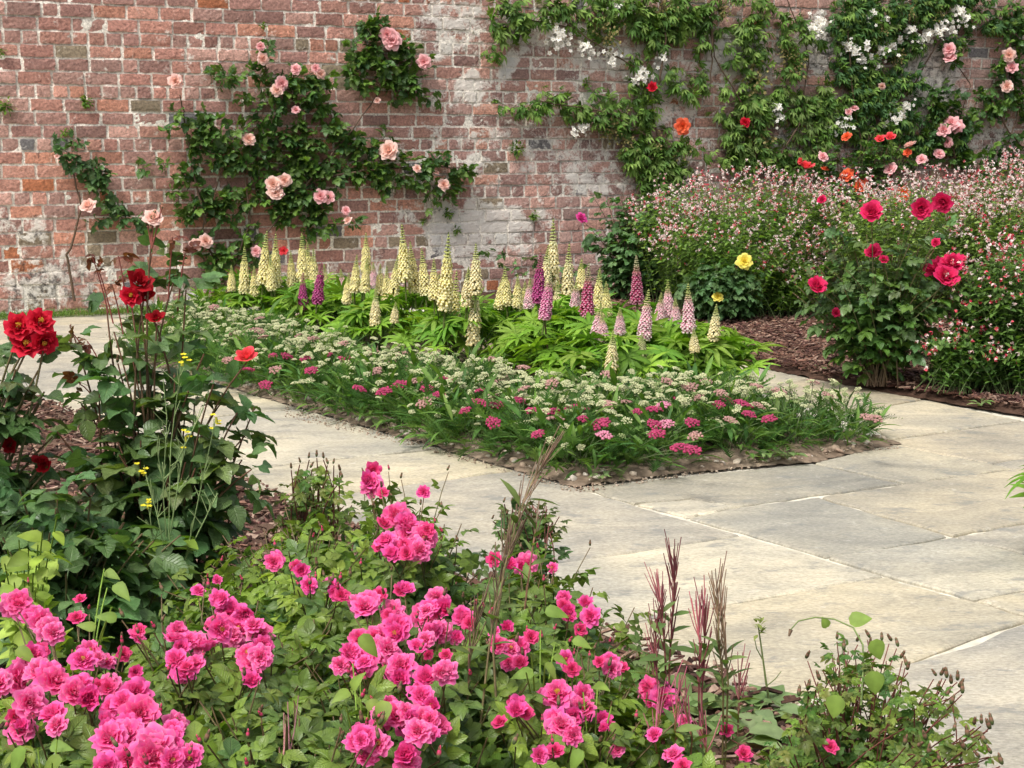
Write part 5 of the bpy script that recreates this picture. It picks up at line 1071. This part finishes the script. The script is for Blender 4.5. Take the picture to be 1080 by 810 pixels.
# wild mustard
p0 = np.array([*P(185, 640, 3.15)[:2], .04]); q = lambda x, y, dy=0: P(x, y, 3.15 + dy); t = thing('wild_mustard', 'thin wild mustard plant with small yellow flowers in front of the red rose', 'wildflower', p0); st = MB(); fl = MB()
T = leaflet(1, .4, .2, .2, 2, .7)
for pl, ye in [([(185, 640), (178, 560), (180, 470), (187, 415), (192, 380)], 1), ([(185, 640), (200, 570), (215, 500), (228, 440)], 1), ([(178, 600), (165, 540), (152, 496)], 1), ([(180, 560), (188, 510), (196, 460)], 1), ([(178, 600), (172, 520), (176, 440), (172, 400)], 0), ([(190, 600), (215, 550), (230, 520)], 0), ([(172, 560), (162, 570), (156, 531)], 1), ([(180, 500), (195, 470), (215, 430)], 0), ([(183, 540), (170, 500), (165, 470)], 0)]:
    pts_ = np.array([q(x, y, U(-.02, .02)) for x, y in pl]); tube(st, pts_, .0018, .0009, (.20, .28, .11), 4)
    for j in range(9):
        f = U(.35, .95) * (len(pts_) - 1); i = int(f); a = pts_[i] + (pts_[min(i + 1, len(pts_) - 1)] - pts_[i]) * (f - i); tube(st, [a, a + np.array([rng.normal(0, .012), rng.normal(0, .012), U(.015, .04)])], .0012, .0008, (.24, .32, .13), 3)
    if ye:
        fl = MB()
        tube(fl, [pts_[-1] - [0, 0, .012], pts_[-1]], .004, .003, (.5, .5, .08), 4)
        for j in range(4):
            c_ = pts_[-1] + rng.normal(0, .010, 3)
            for k in range(4): a = k * pi / 2 + j; fl.inst(T, frames(np.array([[cos(a), sin(a) * .7 - .2, .35]]), np.array([[0, -.8, .7]])) * .0068, [c_], [(.78, .68, .04)])
        fl.build('flower_head', M_PETAL, t)
st.build('stem', M_STEM, t); pass
lvm = Leaves()
for k in range(14): lvm.along(bez(p0, q(180 + rng.normal(0, 12), 590), q(180 + rng.normal(0, 18), 540), 5), .4, 1, 1, .07, LIME, droop=.1)
lvm.build('foliage', t, OVATE, M_SOFTLEAF)
# willowherb
def willow(label, stems, z, c, pod, dens=26, base=None):
    first = stems[0]; p0 = G(first[-1][0], first[-1][1], .05) if base is None else base; p0 = G(*first[0], z); p0[2] = .03; t = thing('willowherb', label, 'willowherb', p0); st, pd, lv = MB(), MB(), Leaves()
    Y0 = p0[1]
    for pl in stems:
        pts_ = np.array([P(x, y, Y0 + U(-.02, .02)) for x, y in pl]); low = pts_[0].copy(); low[2] = .03; tube(st, np.r_[[low], pts_], .0022, .0012, np.array(c), 5)
        L = np.linalg.norm(np.diff(pts_, axis=0), axis=1).sum()
        for j in range(int(dens * L / .3)):
            f = (1 - U(0, 1) ** 1.1 * .62) * (len(pts_) - 1) * .999; i = int(f); a = pts_[i] + (pts_[i + 1] - pts_[i]) * (f - i); tg = unit(pts_[i + 1] - pts_[i]); s_ = U(.03, .06)
            d = unit(tg + unit(rng.normal(0, 1, 3)) * .34); tube(pd, [a, a + d * s_ * .5, a + (d + tg * .25) * s_], .0011, .0007, jit(pod, .25), 4)
        lv.along(np.r_[[low], pts_], .3, .75, 10, .045, [(.10, .17, .05), (.14, .20, .06)], droop=0, out=.7)
    st.build('stem', M_STEM, t); pd.build('seed_pods', M_STEM, t); lv.build('foliage', t, [leaflet(1, .16, .3, .2, 4, .9)], M_SOFTLEAF)
RP, BP_ = (.26, .075, .085), (.22, .15, .10)
willow('willowherb with three tall dark red seed spikes over the pale paving', [[(705, 800), (706, 700), (710, 640), (712, 590)], [(700, 800), (702, 700), (698, 640), (694, 622)], [(700, 810), (695, 730), (690, 690), (692, 660)]], .24, (.20, .07, .06), RP, 30)
willow('willowherb with a single red seed spike right of the tallest trio', [[(745, 810), (740, 740), (743, 680), (744, 640)], [(740, 810), (737, 740), (738, 680), (736, 655)]], .24, (.22, .07, .07), (.32, .08, .10), 26)
willow('willowherb with a greenish brown pink tipped spike at the right', [[(762, 810), (763, 730), (758, 670), (756, 616)], [(765, 800), (768, 720), (765, 680), (760, 640)]], .24, (.15, .12, .05), (.22, .14, .09), 24)
willow('small pink willowherb spike at the bed edge below the thin weed', [[(778, 790), (779, 740), (780, 710)]], .20, (.18, .10, .06), (.40, .14, .16), 26)
willow('willowherb with green brown stems bent across the middle pink rose', [[(525, 770), (520, 680), (532, 600), (548, 540), (563, 505), (573, 490)], [(505, 780), (515, 690), (525, 620), (538, 560)], [(490, 790), (495, 700), (505, 640)]], .40, (.20, .16, .08), BP_, 22)
willow('thin brown willowherb stem hooked at the top by the pink blooms', [[(548, 690), (556, 620), (563, 570), (566, 552), (560, 548)]], .36, (.24, .13, .08), BP_, 8)
willow('pink flowering willowherb tuft at the bottom edge near the centre', [[(700, 830), (690, 780), (700, 740)], [(725, 830), (730, 780), (722, 740)], [(716, 830), (712, 770), (714, 735)], [(740, 830), (745, 790), (738, 765)]], .26, (.25, .12, .06), (.50, .15, .20), 18)
willow('short willowherb with pink tips at the bottom frame edge', [[(296, 835), (298, 810), (294, 788)], [(308, 835), (306, 810), (305, 792)]], .45, (.25, .14, .10), (.42, .18, .20), 16)
p0 = G(808, 745, .02); t = thing('weed', 'single thin upright weed stem against the paving', 'weed', p0); st, lv = MB(), Leaves(); Y0 = p0[1]
tube(st, [P(812, 745, Y0), P(808, 720, Y0), P(804, 690, Y0), P(800, 662, Y0)], .003, .0015, (.14, .18, .06), 4); tube(st, [P(808, 724, Y0), P(818, 716, Y0), P(824, 708, Y0)], .0016, .001, (.14, .18, .06), 3); tube(st, [P(804, 695, Y0), P(798, 684, Y0), P(796, 674, Y0)], .0016, .001, (.14, .18, .06), 3)
for k in range(16): lv.one(P(800 + rng.normal(0, 2), 664 + rng.normal(0, 5), Y0), unit(rng.normal(0, 1, 3) + UP), UP, .018, (.20, .24, .07))
for k in range(6): lv.one(P(811, 742, Y0), unit([cos(k), sin(k), .5]), UP, .08, (.16, .24, .10))
st.build('stem', M_STEM, t); lv.build('foliage', t, SMALL_LEAF, M_SOFTLEAF)
# ---- camera, light
cam = bpy.data.cameras.new('camera'); cam.sensor_width = 36; cam.lens = 36 * F / 1080; cam.clip_end = 1000; cam.clip_start = .05
co = bpy.data.objects.new('camera', cam); col.objects.link(co); co.location = (0, 0, H); co.rotation_euler = (pi / 2 - pitch, 0, 0); scene.camera = co
SUN_EL, SUN_AZ = radians(58), radians(215)       # azimuth from +Y, clockwise: behind the camera, to the left
sd = np.array([sin(SUN_AZ) * cos(SUN_EL), cos(SUN_AZ) * cos(SUN_EL), sin(SUN_EL)])
w = bpy.data.worlds.new('World'); scene.world = w; w.use_nodes = True; nt = w.node_tree; nt.nodes.clear()
sky = nd(nt, 'ShaderNodeTexSky'); sky.sky_type = 'NISHITA'; sky.sun_disc = False; sky.sun_elevation = SUN_EL; sky.sun_rotation = SUN_AZ
sky.air_density = 1.0; sky.dust_density = 6.0; sky.ozone_density = .3
hsv = nd(nt, 'ShaderNodeHueSaturation', inp={'Saturation': .35}); bg = nd(nt, 'ShaderNodeBackground', inp={'Strength': .125}); wo = nd(nt, 'ShaderNodeOutputWorld')
ln(nt, sky.outputs['Color'], hsv.inputs['Color']); ln(nt, hsv.outputs['Color'], bg.inputs['Color']); ln(nt, bg.outputs['Background'], wo.inputs['Surface'])
sl = bpy.data.lights.new('sun', 'SUN'); sl.energy = 1.5; sl.angle = radians(13); sl.color = (1, .96, .88)
so = bpy.data.objects.new('sun', sl); col.objects.link(so)
from mathutils import Vector
so.rotation_euler = Vector(sd).to_track_quat('Z', 'Y').to_euler(); so.location = (0, 0, 6)
scene.view_settings.view_transform = 'Standard'; scene.view_settings.look = 'None'; scene.view_settings.gamma = 1; scene.view_settings.exposure = .72
scene.render.engine = 'CYCLES'; scene.cycles.max_bounces = 6; scene.cycles.diffuse_bounces = 3; scene.cycles.transmission_bounces = 3; scene.cycles.use_denoising = True
scene.cycles.use_adaptive_sampling = True; scene.cycles.adaptive_threshold = .02
